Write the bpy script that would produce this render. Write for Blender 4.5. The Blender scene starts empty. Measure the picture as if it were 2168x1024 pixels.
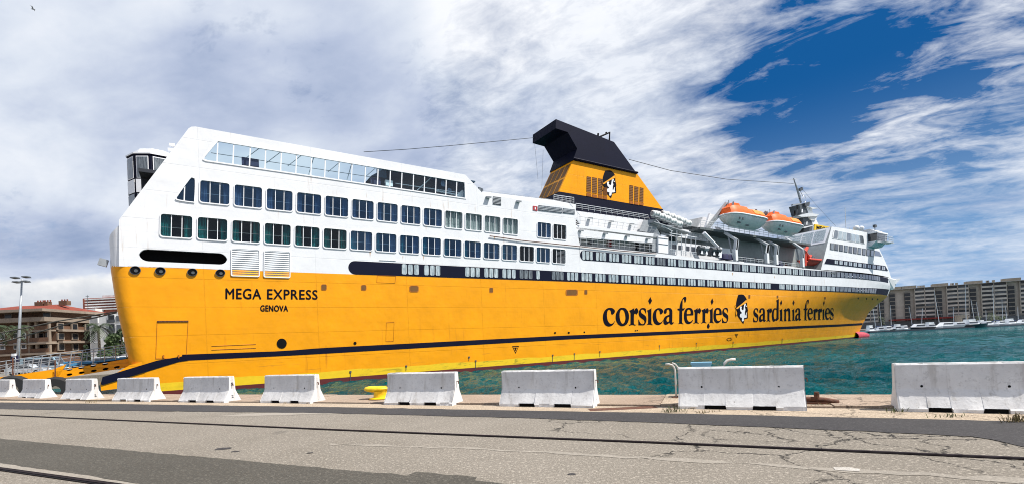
import bpy, bmesh, math, random
from mathutils import Vector, Matrix
from mathutils.geometry import tessellate_polygon
random.seed(7)
R = math.radians
scene = bpy.context.scene
COL = scene.collection

# ---------------------------------------------------------------- camera
FPX, ROLL, PPX, PPY, CAMH = 1000.0, 0.0446, 1084.0, 723.2, 1.6
CA, SA = math.cos(ROLL), math.sin(ROLL)
cd = bpy.data.cameras.new('camera')
cam = bpy.data.objects.new('camera', cd)
COL.objects.link(cam)
cd.sensor_width = 36.0
cd.lens = 36.0 * FPX / 2168.0
cd.shift_y = (PPY - 512.0) / 2168.0
cd.clip_start, cd.clip_end = 0.1, 6000.0
cam.matrix_world = Matrix(((CA, SA, 0, 0), (0, 0, -1, 0), (-SA, CA, 0, CAMH), (0, 0, 0, 1)))
scene.camera = cam

# ---------------------------------------------------------------- exposure
scene.view_settings.view_transform = 'Standard'
scene.view_settings.look = 'None'
scene.view_settings.gamma = 1.0
scene.view_settings.use_curve_mapping = False
scene.view_settings.exposure = 0.5
scene.cycles.filter_width = 1.05
scene.cycles.max_bounces, scene.cycles.diffuse_bounces, scene.cycles.glossy_bounces = 6, 3, 3

# ---------------------------------------------------------------- sun
SUN_EL, SUN_AZ = R(56), math.atan2(0.972, -0.233)      # azimuth from +Y towards +X
sd = bpy.data.lights.new('sun', 'SUN')
sd.energy, sd.angle, sd.color = 5.0, R(0.53), (1.0, 0.95, 0.88)
sun = bpy.data.objects.new('sun', sd)
COL.objects.link(sun)
SUNV = Vector((math.sin(SUN_AZ) * math.cos(SUN_EL), math.cos(SUN_AZ) * math.cos(SUN_EL), math.sin(SUN_EL)))
sun.rotation_euler = SUNV.to_track_quat('Z', 'Y').to_euler()
sun.location = SUNV * 100

# ---------------------------------------------------------------- node helpers
class NT:
    def __init__(s, nt):
        s.nt = nt
        s.nt.nodes.clear()
    def n(s, kind, **kw):
        nd = s.nt.nodes.new('ShaderNode' + kind)
        for k, v in kw.items():
            if k.startswith('i_'):
                key = k[2:]
                key = int(key) if key.isdigit() else key.replace('_', ' ')
                s.set(nd.inputs[key], v)
            else:
                setattr(nd, k, v)
        return nd
    def set(s, sock, v):
        if isinstance(v, bpy.types.NodeSocket):
            s.nt.links.new(v, sock)
        elif isinstance(v, bpy.types.Node):
            s.nt.links.new(v.outputs[0], sock)
        else:
            if isinstance(v, (tuple, list)) and sock.type == 'RGBA' and len(v) == 3:
                v = (*v, 1)
            sock.default_value = v
    def math(s, op, a, b=0.0, c=None, clamp=False):
        m = s.n('Math', operation=op, use_clamp=clamp)
        s.set(m.inputs[0], a); s.set(m.inputs[1], b)
        if c is not None: s.set(m.inputs[2], c)
        return m.outputs[0]
    def mix(s, f, a, b, blend='MIX'):
        m = s.n('Mix', data_type='RGBA', blend_type=blend)
        s.set(m.inputs[0], f); s.set(m.inputs[6], a); s.set(m.inputs[7], b)
        return m.outputs[2]
    def ramp(s, f, stops, interp='LINEAR'):
        r = s.n('ValToRGB')
        r.color_ramp.interpolation = interp
        els = r.color_ramp.elements
        while len(els) < len(stops): els.new(0.5)
        for e, (p, c) in zip(els, stops):
            e.position = p
            e.color = (*c, 1) if isinstance(c, (tuple, list)) else (c, c, c, 1)
        s.set(r.inputs[0], f)
        return r.outputs[0]
    def maprange(s, v, a, b, c=0.0, d=1.0, smooth=True):
        m = s.n('MapRange', interpolation_type='SMOOTHSTEP' if smooth else 'LINEAR', clamp=True)
        for i, x in enumerate((v, a, b, c, d)): s.set(m.inputs[i], x)
        return m.outputs[0]
    def noise(s, vec, scale, detail=4.0, rough=0.55, dist=0.0, lac=2.0):
        nd = s.n('TexNoise')
        s.set(nd.inputs['Vector'], vec)
        for k, v in (('Scale', scale), ('Detail', detail), ('Roughness', rough), ('Distortion', dist), ('Lacunarity', lac)):
            s.set(nd.inputs[k], v)
        return nd.outputs['Fac']
    def mapping(s, vec, scale=(1, 1, 1), loc=(0, 0, 0), rot=(0, 0, 0)):
        m = s.n('Mapping')
        s.set(m.inputs[0], vec)
        m.inputs[1].default_value, m.inputs[2].default_value, m.inputs[3].default_value = loc, rot, scale
        return m.outputs[0]

def px_ray(x, y):
    dx, dy = x - PPX, y - PPY
    return Vector((dx * CA - dy * SA, FPX, -dx * SA - dy * CA))

# ---------------------------------------------------------------- sky with broken cloud
world = bpy.data.worlds.new('World')
scene.world = world
world.use_nodes = True
w = NT(world.node_tree)
tc = w.n('TexCoord').outputs['Generated']
sky = w.n('TexSky', sky_type='NISHITA', sun_disc=False, sun_elevation=SUN_EL, sun_rotation=SUN_AZ,
          altitude=0.0, air_density=1.0, dust_density=0.4, ozone_density=3.2)
sep = w.n('SeparateXYZ', i_0=tc)
zc = w.math('MAXIMUM', sep.outputs[2], 0.0)
den = w.math('ADD', zc, 0.24)
cx = w.math('DIVIDE', sep.outputs[0], den)
cy = w.math('DIVIDE', sep.outputs[1], den)
cp = w.n('CombineXYZ', i_0=cx, i_1=cy, i_2=0.0).outputs[0]
cp_r = w.mapping(cp, scale=(1.0, 1.0, 1), rot=(0, 0, R(24)), loc=(3.1, 1.7, 0.4))
big = w.noise(cp_r, 0.9, 2.0, 0.5, 0.2)
mid = w.noise(w.mapping(cp_r, scale=(0.85, 1.2, 1)), 2.4, 7.0, 0.60, 0.3)
wisp = w.noise(w.mapping(cp_r, scale=(0.8, 1.35, 1), rot=(0, 0, R(-58))), 5.0, 6.0, 0.66, 0.5)
curl = w.noise(w.mapping(cp_r, scale=(0.8, 1.2, 1), rot=(0, 0, R(-40))), 14.0, 5.0, 0.65, 0.5)
dens = w.math('ADD', w.math('MULTIPLY', big, 0.30), w.math('ADD', w.math('MULTIPLY', mid, 0.60), w.math('ADD', w.math('MULTIPLY', wisp, 0.80), w.math('MULTIPLY', curl, 0.50))))
def blob(px, py, width, amount):
    d = px_ray(px, py).normalized()
    dt = w.n('VectorMath', operation='DOT_PRODUCT', i_0=tc, i_1=tuple(d)).outputs['Value']
    return w.math('MULTIPLY', w.maprange(dt, math.cos(R(width)), 1.0), amount)
acc = w.math('SUBTRACT', dens, 0.09)
for b in ((1695, 180, 9, -0.36), (1860, 70, 21, -0.27), (1740, 240, 5, -0.10), (2160, 235, 6, -0.18), (1960, 580, 11, -0.30), (1950, 430, 9, -0.10),
          (1330, 130, 16, 0.16), (350, 180, 34, 0.34), (2020, 360, 11, 0.08), (40, 445, 6, -0.16), (650, 95, 7, -0.10), (930, 190, 6, -0.16), (1480, 330, 9, -0.06)):
    acc = w.math('ADD', acc, blob(*b))
wisp2 = w.noise(w.mapping(cp_r, scale=(0.55, 1.3, 1), rot=(0, 0, R(62))), 8.0, 7.0, 0.62, 0.7)
acc = w.math('ADD', acc, w.math('MULTIPLY', blob(1880, 100, 22, 1.9), w.math('SUBTRACT', wisp2, 0.545)))
mask = w.maprange(acc, 0.46, 1.16, smooth=False)
# cloud brightness: thick parts are grey lavender, thin lit parts white
sh = w.noise(w.mapping(cp_r, loc=(0.22, -0.12, 0.0), scale=(0.85, 1.3, 1)), 1.7, 5.0, 0.50, 0.3)
sh = w.math('ADD', w.math('MULTIPLY', w.math('ADD', sh, 0.045), 0.74), w.math('ADD', w.math('MULTIPLY', mid, 0.18), w.math('MULTIPLY', curl, 0.08)))
for b in ((1400, 130, 15, 0.16), (120, 190, 13, 0.03), (820, 190, 12, -0.10), (60, 400, 9, -0.09), (560, 30, 12, -0.05), (400, 200, 9, -.03), (1050, 60, 10, .08), (2050, 330, 14, .07)):
    sh = w.math('ADD', sh, blob(*b))
ccol = w.ramp(sh, [(0.32, (2.7, 3.4, 5.0)), (0.44, (4.3, 4.9, 6.3)), (0.55, (6.1, 6.6, 7.5)), (0.68, (8.0, 8.2, 8.6))])
# heaped cumulus low over the town
az = w.math('ARCTAN2', sep.outputs[0], sep.outputs[1])
cv = w.n('CombineXYZ', i_0=az, i_1=w.math('MULTIPLY', zc, 1.25), i_2=0.0).outputs[0]
cum = w.noise(cv, 6.5, 9.0, 0.55, 0.25)
top = w.math('SUBTRACT', w.math('ADD', 0.045, w.math('MULTIPLY', w.noise(cv, 3.4, 6.0, 0.6), 0.19)), zc)
aza = w.math('ADD', az, 0.14)
cmask = w.math('MULTIPLY', w.maprange(top, -0.006, 0.012), w.maprange(az, -0.50, -0.62))
cumb = w.math('ADD', w.math('MULTIPLY', cum, 1.1), w.math('MULTIPLY', top, -2.6))
ccum = w.ramp(cumb, [(0.18, (3.0, 3.4, 4.2)), (0.36, (4.4, 4.8, 5.5)), (0.50, (6.4, 6.6, 6.9)), (0.62, (8.8, 8.7, 8.5))])
# haze whitening close to the horizon
hz = w.maprange(zc, 0.02, 0.42, 0.80, 0.0)
blue = w.mix(0.95, sky.outputs[0], (0.0, 0.80, 2.7))
base = w.mix(hz, blue, (2.6, 4.4, 6.9))
col = w.mix(mask, base, ccol)
col = w.mix(w.math('MULTIPLY', cmask, 0.95), col, ccum)
bg = w.n('Background', i_Color=col, i_Strength=0.085)
w.nt.links.new(bg.outputs[0], w.n('OutputWorld').inputs[0])

# ---------------------------------------------------------------- materials
MATS = {}
def new_mat(name):
    m = bpy.data.materials.new(name)
    m.use_nodes = True
    MATS[name] = m
    return m, NT(m.node_tree)
def finish(t, **kw):
    p = t.n('BsdfPrincipled')
    for k, v in kw.items(): t.set(p.inputs[k.replace('_', ' ')], v)
    o = t.n('OutputMaterial')
    t.nt.links.new(p.outputs[0], o.inputs[0])
    return p
def simple(name, c, rough=0.5, var=0.12, scale=1.5, metal=0.0, bump=0.0, bscale=20.0, spec=0.5):
    m, t = new_mat(name)
    tc = t.n('TexCoord').outputs['Object']
    nz = t.noise(tc, scale, 5.0, 0.6)
    colr = t.mix(t.maprange(nz, 0.3, 0.7), tuple(x * (1 - var) for x in c), tuple(min(1, x * (1 + var)) for x in c))
    kw = dict(Base_Color=colr, Roughness=rough, Metallic=metal, Specular_IOR_Level=spec)
    if bump:
        kw['Normal'] = t.n('Bump', i_Strength=bump, i_Distance=0.05, i_Height=t.noise(tc, bscale, 4.0, 0.6)).outputs[0]
    finish(t, **kw)
    return m

def paint(name, c, rough=0.42, streak=(0.35, 0.16, 0.05), samt=0.25, dirt=0.10, ripple=0.35, spec=0.2, scuff=0.0, seamc=0.20):
    """ship's plating paint: faint plate seams, dents, weather streaks running down"""
    m, t = new_mat(name)
    tc = t.n('TexCoord').outputs['Object']
    lo = t.noise(tc, 0.35, 6.0, 0.6)
    fi = t.noise(t.mapping(tc, scale=(1, 1, 0.8)), 3.2, 6.0, 0.7)
    c1 = t.mix(t.maprange(lo, 0.3, 0.72), tuple(x * (1 - dirt) for x in c), c)
    c1 = t.mix(t.math('MULTIPLY', t.maprange(fi, 0.42, 0.7), dirt * 0.9), c1, tuple(x * 0.72 for x in c))
    st = t.noise(t.mapping(tc, scale=(1.6, 1.6, 0.10)), 1.6, 5.0, 0.65)
    st2 = t.noise(tc, 0.16, 3.0, 0.5)
    sm = t.math('MULTIPLY', t.math('MULTIPLY', t.maprange(st, 0.57, 0.72), t.maprange(st2, 0.48, 0.64)), samt)
    c1 = t.mix(sm, c1, streak)
    sepz = t.n('SeparateXYZ', i_0=tc)
    # horizontal and vertical plate seams
    fz = t.math('FRACT', t.math('MULTIPLY', sepz.outputs[2], 0.46))
    fx = t.math('FRACT', t.math('MULTIPLY', sepz.outputs[0], 0.121))
    seam = t.math('MAXIMUM', t.math('LESS_THAN', fz, 0.022), t.math('LESS_THAN', fx, 0.007))
    c1 = t.mix(t.math('MULTIPLY', seam, seamc), c1, tuple(x * 0.55 for x in c))
    hs = t.noise(t.mapping(tc, scale=(0.12, 0.12, 3.2)), 1.3, 6.0, 0.7)
    c1 = t.mix(t.math('MULTIPLY', t.maprange(hs, 0.50, 0.72), dirt * 1.3), c1, tuple(x * 0.62 for x in c))
    if scuff:
        sc = t.noise(t.mapping(tc, scale=(0.22, 0.22, 5.0)), 1.5, 6.0, 0.65, 0.3)
        scm = t.math('MULTIPLY', t.maprange(sc, 0.60, 0.68), t.maprange(sepz.outputs[2], 4.2, 1.6))
        c1 = t.mix(t.math('MULTIPLY', scm, scuff), c1, (0.30, 0.11, 0.02))
        fade = t.noise(t.mapping(tc, scale=(0.10, 0.10, 0.25)), 1.0, 5.0, 0.6)
        c1 = t.mix(t.math('MULTIPLY', t.maprange(fade, 0.48, 0.70), 0.12), c1, (0.96, 0.43, 0.015))
    dent = t.noise(t.mapping(tc, scale=(1.0, 1.0, 0.8)), 1.1, 2.0, 0.5)
    hgt = t.math('ADD', t.math('MULTIPLY', dent, 0.6), t.math('MULTIPLY', seam, -0.3))
    b = t.n('Bump', i_Strength=ripple, i_Distance=0.06, i_Height=hgt)
    finish(t, Base_Color=c1, Roughness=t.maprange(fi, 0.3, 0.7, rough - 0.08, rough + 0.12), Normal=b.outputs[0], Specular_IOR_Level=spec)
    return m

paint('hull_yellow', (0.92, 0.365, 0.001), samt=0.55, streak=(0.40, 0.12, 0.01), dirt=0.15, ripple=0.9, spec=0.3, scuff=0.5)
paint('ship_white', (0.79, 0.80, 0.82), samt=0.75, streak=(0.42, 0.27, 0.14), dirt=0.09, ripple=0.5, seamc=0.09)
paint('navy', (0.0045, 0.006, 0.022), samt=0.0, dirt=0.2, rough=0.6, ripple=0.1, spec=0.12)
paint('funnel_yellow', (0.92, 0.37, 0.002), samt=0.4, streak=(0.4, 0.15, 0.02), dirt=0.16)
simple('antifouling', (0.10, 0.008, 0.008), 0.7)
simple('white_trim', (0.82, 0.83, 0.85), 0.4, 0.04)
simple('grey_steel', (0.30, 0.32, 0.34), 0.5, 0.12)
simple('dark_steel', (0.07, 0.08, 0.09), 0.5, 0.2)
simple('rail_white', (0.62, 0.65, 0.68), 0.45, 0.06)
simple('black', (0.005, 0.005, 0.006), 0.7, spec=0.1)
simple('rail_iron', (0.016, 0.011, 0.012), 0.7, 0.3, 6, spec=0.1)
simple('shaded_grey_green', (0.28, 0.31, 0.31), 0.6, 0.1)  # wall colour with the shade already mixed in
simple('letter_black', (0.003, 0.003, 0.010), 0.6, spec=0.1)
simple('interior_dark', (0.02, 0.025, 0.035), 0.8)
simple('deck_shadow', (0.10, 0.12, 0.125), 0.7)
simple('boat_orange', (0.80, 0.125, 0.012), 0.5, 0.15, spec=0.25)
simple('boat_canvas', (0.80, 0.24, 0.012), 0.5, 0.1)
simple('boat_white', (0.74, 0.76, 0.74), 0.4, 0.08, spec=0.4)
simple('rescue_red', (0.62, 0.06, 0.03), 0.4, 0.15)
simple('red_box', (0.35, 0.02, 0.025), 0.5)
simple('tarp_navy', (0.01, 0.012, 0.06), 0.7)
simple('grille_dark', (0.16, 0.065, 0.004), 0.6)
simple('hatch_line', (0.40, 0.12, 0.003), 0.55)
simple('gold', (0.85, 0.36, 0.01), 0.4, 0.05)
simple('bulb_red', (0.42, 0.035, 0.055), 0.45, 0.2)
simple('rust_stain', (0.48, 0.27, 0.10), 0.8, 0.3, 5)
simple('rust', (0.10, 0.035, 0.016), 0.8, 0.4, 12, bump=0.6)
simple('bollard_yellow', (0.78, 0.50, 0.006), 0.5, 0.15, 6, bump=0.15)
simple('rope', (0.10, 0.09, 0.075), 0.9)
simple('tyre', (0.012, 0.012, 0.013), 0.8)
simple('canvas_blue_dark', (0.012, 0.045, 0.085), 0.8)
simple('canvas_blue', (0.05, 0.22, 0.42), 0.6, 0.1)
simple('box_blue', (0.16, 0.36, 0.50), 0.5, 0.08)
simple('galvanised', (0.40, 0.42, 0.44), 0.42, 0.1, 4, metal=0.5)
simple('pipe_grey', (0.52, 0.50, 0.46), 0.5, 0.15, 5)

def boot_mat():
    m, t = new_mat('boot_yellow')
    tc = t.n('TexCoord').outputs['Object']
    z = t.n('SeparateXYZ', i_0=tc).outputs[2]
    n1 = t.noise(t.mapping(tc, scale=(0.35, 0.35, 1.8)), 1.6, 7.0, 0.68, 0.6)
    n2 = t.noise(t.mapping(tc, scale=(0.06, 0.06, 0.06)), 1.0, 2.0, 0.5)
    alg = t.math('MULTIPLY', t.maprange(n1, 0.50, 0.66), t.maprange(n2, 0.40, 0.62))
    c = t.mix(t.noise(tc, 2.5, 5.0), (0.70, 0.46, 0.004), (0.86, 0.58, 0.01))
    c = t.mix(t.math('MULTIPLY', alg, 0.85), c, (0.16, 0.17, 0.012))
    finish(t, Base_Color=c, Roughness=0.55)
boot_mat()

def glass_mat(name, tint, gloss, rough=0.03, gcol=(0.9, 0.95, 1.0)):
    """thin window pane: part sees through, part mirrors"""
    m, t = new_mat(name)
    fr = t.n('LayerWeight', i_Blend=0.35)
    tr = t.n('BsdfTransparent', i_Color=tint)
    gl = t.n('BsdfGlossy', i_Color=gcol, i_Roughness=rough)
    f = t.math('ADD', t.math('MULTIPLY', fr.outputs['Fresnel'], 0.22), gloss, clamp=True)
    mx = t.n('MixShader', i_0=f)
    t.nt.links.new(tr.outputs[0], mx.inputs[1]); t.nt.links.new(gl.outputs[0], mx.inputs[2])
    o = t.n('OutputMaterial'); t.nt.links.new(mx.outputs[0], o.inputs[0])
glass_mat('glass_clear', (0.80, 0.93, 0.96), 0.04)
glass_mat('glass_blue', (0.48, 0.62, 0.74), 0.10, 0.03, (0.34, 0.56, 0.85))
glass_mat('glass_dark', (0.62, 0.68, 0.68), 0.02)

def curtain(name, c1, c2):
    m, t = new_mat(name)
    tc = t.n('TexCoord').outputs['Object']
    f = t.noise(t.mapping(tc, scale=(9, 9, 0.4)), 1.6, 3.0, 0.6)
    finish(t, Base_Color=t.mix(t.maprange(f, 0.35, 0.65), c1, c2), Roughness=0.8)
curtain('curtain_teal', (0.0, 0.10, 0.12), (0.01, 0.34, 0.36))
curtain('curtain_blue', (0.05, 0.10, 0.19), (0.20, 0.28, 0.42))
curtain('curtain_pale', (0.25, 0.32, 0.33), (0.75, 0.80, 0.80))
def band_pane():
    for nm, a, b in (('pane_pale', (0.20, 0.26, 0.29), (0.55, 0.62, 0.64)), ('pane_dim', (0.05, 0.06, 0.075), (0.20, 0.23, 0.25)), ('pane_dark', (0.012, 0.014, 0.02), (0.04, 0.045, 0.055))):
        m, t = new_mat(nm)
        tc = t.n('TexCoord').outputs['Object']
        f = t.noise(t.mapping(tc, scale=(6, 6, 0.7)), 1.7, 4.0, 0.65)
        finish(t, Base_Color=t.mix(t.maprange(f, 0.35, 0.65), a, b), Roughness=0.12, Coat_Weight=0.6, Coat_Roughness=0.03)
band_pane()

# ---------------------------------------------------------------- mesh helpers
class MB:
    def __init__(s): s.v, s.f, s.sm = [], [], set()
    def add(s, pts):
        k = len(s.v); s.v.extend(Vector(p) for p in pts); return k
    def face(s, *pts):
        k = s.add(pts); s.f.append(tuple(range(k, k + len(pts)))); return s
    def box(s, c, d, rz=0.0, M=None):
        c = Vector(c); hx, hy, hz = d[0] / 2, d[1] / 2, d[2] / 2
        cr, sr = math.cos(rz), math.sin(rz)
        pts = []
        for z in (-hz, hz):
            for x, y in ((-hx, -hy), (hx, -hy), (hx, hy), (-hx, hy)):
                q = Vector((x * cr - y * sr, x * sr + y * cr, z)) + c
                pts.append(M @ q if M else q)
        return s.hexa(pts)
    def hexa(s, p):
        k = s.add(p)
        for q in ((0, 3, 2, 1), (4, 5, 6, 7), (0, 1, 5, 4), (1, 2, 6, 5), (2, 3, 7, 6), (3, 0, 4, 7)):
            s.f.append(tuple(k + i for i in q))
        return s
    def tube(s, path, r, n=6, cap=True, r2=None):
        path = [Vector(p) for p in path]
        rings = []
        for i, p in enumerate(path):
            a = path[max(0, i - 1)]; b = path[min(len(path) - 1, i + 1)]
            d = (b - a).normalized()
            up = Vector((0, 0, 1)) if abs(d.z) < 0.9 else Vector((1, 0, 0))
            e1 = d.cross(up).normalized(); e2 = d.cross(e1)
            rr = r if r2 is None else r + (r2 - r) * i / (len(path) - 1)
            rings.append(s.add([p + e1 * rr * math.cos(2 * math.pi * j / n) + e2 * rr * math.sin(2 * math.pi * j / n) for j in range(n)]))
        for a, b in zip(rings, rings[1:]):
            for j in range(n):
                s.f.append((a + j, a + (j + 1) % n, b + (j + 1) % n, b + j))
        if cap:
            s.f.append(tuple(rings[0] + j for j in range(n))[::-1]); s.f.append(tuple(rings[-1] + j for j in range(n)))
        return s
    def bar(s, p, q, wd, th):
        """rectangular bar between two points"""
        p, q = Vector(p), Vector(q); d = (q - p).normalized()
        up = Vector((0, 0, 1)) if abs(d.z) < 0.95 else Vector((0, 1, 0))
        a = d.cross(up).normalized() * wd / 2; b = a.cross(d).normalized() * th / 2
        return s.hexa([p - a - b, p + a - b, p + a + b, p - a + b, q - a - b, q + a - b, q + a + b, q - a + b])
    def plate(s, loops, backs=None):
        """filled outline (outer loop, then holes), with rims back to the loops in backs"""
        allp = [Vector(p) for l in loops for p in l]
        k = s.add(allp)
        for t in tessellate_polygon([[Vector(p) for p in l] for l in loops]):
            s.f.append(tuple(k + i for i in t))
        if backs:
            o = 0
            for l, b in zip(loops, backs):
                kb = s.add(b); m = len(l)
                for i in range(m):
                    j = (i + 1) % m
                    s.f.append((k + o + i, k + o + j, kb + j, kb + i))
                o += m
        return s
    def solid(s, loop, vec):
        """closed prism of a planar outline pushed along vec"""
        loop = [Vector(p) for p in loop]; vec = Vector(vec)
        back = [p + vec for p in loop]
        s.plate([loop], [back])
        kb = s.add(back)
        for t in tessellate_polygon([back]): s.f.append(tuple(kb + i for i in t[::-1]))
        return s
    def grid(s, rows):
        n = len(rows[0]); ks = [s.add(r) for r in rows]
        for a, b in zip(ks, ks[1:]):
            for j in range(n - 1): s.f.append((a + j, a + j + 1, b + j + 1, b + j))
        return s
    def lathe(s, prof, n=16, axis=Matrix.Identity(4)):
        rows = [[axis @ Vector((r * math.cos(2 * math.pi * j / n), r * math.sin(2 * math.pi * j / n), h)) for j in range(n + 1)] for r, h in prof]
        return s.grid(rows)
    def build(s, name, mat, parent=None, smooth=False, loc=None, rz=None):
        me = bpy.data.meshes.new(name)
        me.from_pydata([tuple(p) for p in s.v], [], s.f)
        if smooth:
            bm = bmesh.new(); bm.from_mesh(me)
            bmesh.ops.remove_doubles(bm, verts=bm.verts, dist=0.0005)
            bmesh.ops.recalc_face_normals(bm, faces=bm.faces)
            bm.to_mesh(me); bm.free()
            me.polygons.foreach_set('use_smooth', [True] * len(me.polygons))
            if smooth != 'all': me.set_sharp_from_angle(angle=R(smooth if smooth is not True else 35))
        me.materials.append(MATS[mat])
        return link(name, me, parent, loc, rz)
def link(name, data, parent=None, loc=None, rz=None):
    o = bpy.data.objects.new(name, data)
    COL.objects.link(o)
    o.parent = parent
    if loc is not None: o.location = loc
    if rz is not None: o.rotation_euler = (0, 0, rz)
    return o
def tag(o, label=None, cat=None, group=None, kind=None):
    if label: o['label'] = label
    if cat: o['category'] = cat
    if group: o['group'] = group
    if kind: o['kind'] = kind
    return o
def empty(name, loc=(0, 0, 0), rz=0.0, label=None, cat=None, group=None):
    o = link(name, None, None, loc, rz)
    o.empty_display_size = 0.3
    return tag(o, label, cat, group)
def lerp(a, b, t): return a + (b - a) * t
def interp(x, pts):
    if x <= pts[0][0]: return pts[0][1]
    for (x0, y0), (x1, y1) in zip(pts, pts[1:]):
        if x <= x1: return y0 + (y1 - y0) * (x - x0) / (x1 - x0)
    return pts[-1][1]
def gpt(x, y, z=0.0):
    """point where a sight line meets a level plane"""
    d = px_ray(x, y); k = (z - CAMH) / d.z
    return Vector((d.x * k, d.y * k, z))
def at_depth(x, y, Y):
    d = px_ray(x, y); k = Y / d.y
    return Vector((d.x * k, Y, CAMH + d.z * k))
def rrect(x0, y0, x1, y1, r, n=4):
    """rounded rectangle, anticlockwise in (x, y)"""
    out = []
    for cxx, cyy, a0 in ((x1 - r, y1 - r, 0), (x0 + r, y1 - r, 90), (x0 + r, y0 + r, 180), (x1 - r, y0 + r, 270)):
        for i in range(n + 1):
            a = R(a0 + 90 * i / n)
            out.append((cxx + r * math.cos(a), cyy + r * math.sin(a)))
    return out
def smooth_loop(pts, sub=3):
    """closed Catmull-Rom through the points; a corner stays sharp where the turn is strong"""
    n = len(pts); out = []
    P = [Vector((p[0], p[1])) for p in pts]
    def sharp(i):
        a = P[i] - P[i - 1]; b = P[(i + 1) % n] - P[i]
        return a.length < 1e-9 or b.length < 1e-9 or a.angle(b) > R(62)
    for i in range(n):
        p0, p1, p2, p3 = P[i - 1], P[i], P[(i + 1) % n], P[(i + 2) % n]
        t1 = Vector((0, 0)) if sharp(i) else (p2 - p0) * 0.5
        t2 = Vector((0, 0)) if sharp((i + 1) % n) else (p3 - p1) * 0.5
        if sharp(i): t1 = (p2 - p1)
        if sharp((i + 1) % n): t2 = (p2 - p1)
        for k in range(sub):
            t = k / sub
            h = (2 * t**3 - 3 * t**2 + 1, t**3 - 2 * t**2 + t, -2 * t**3 + 3 * t**2, t**3 - t**2)
            q = p1 * h[0] + t1 * h[1] + p2 * h[2] + t2 * h[3]
            out.append((q.x, q.y))
    return out

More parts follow.
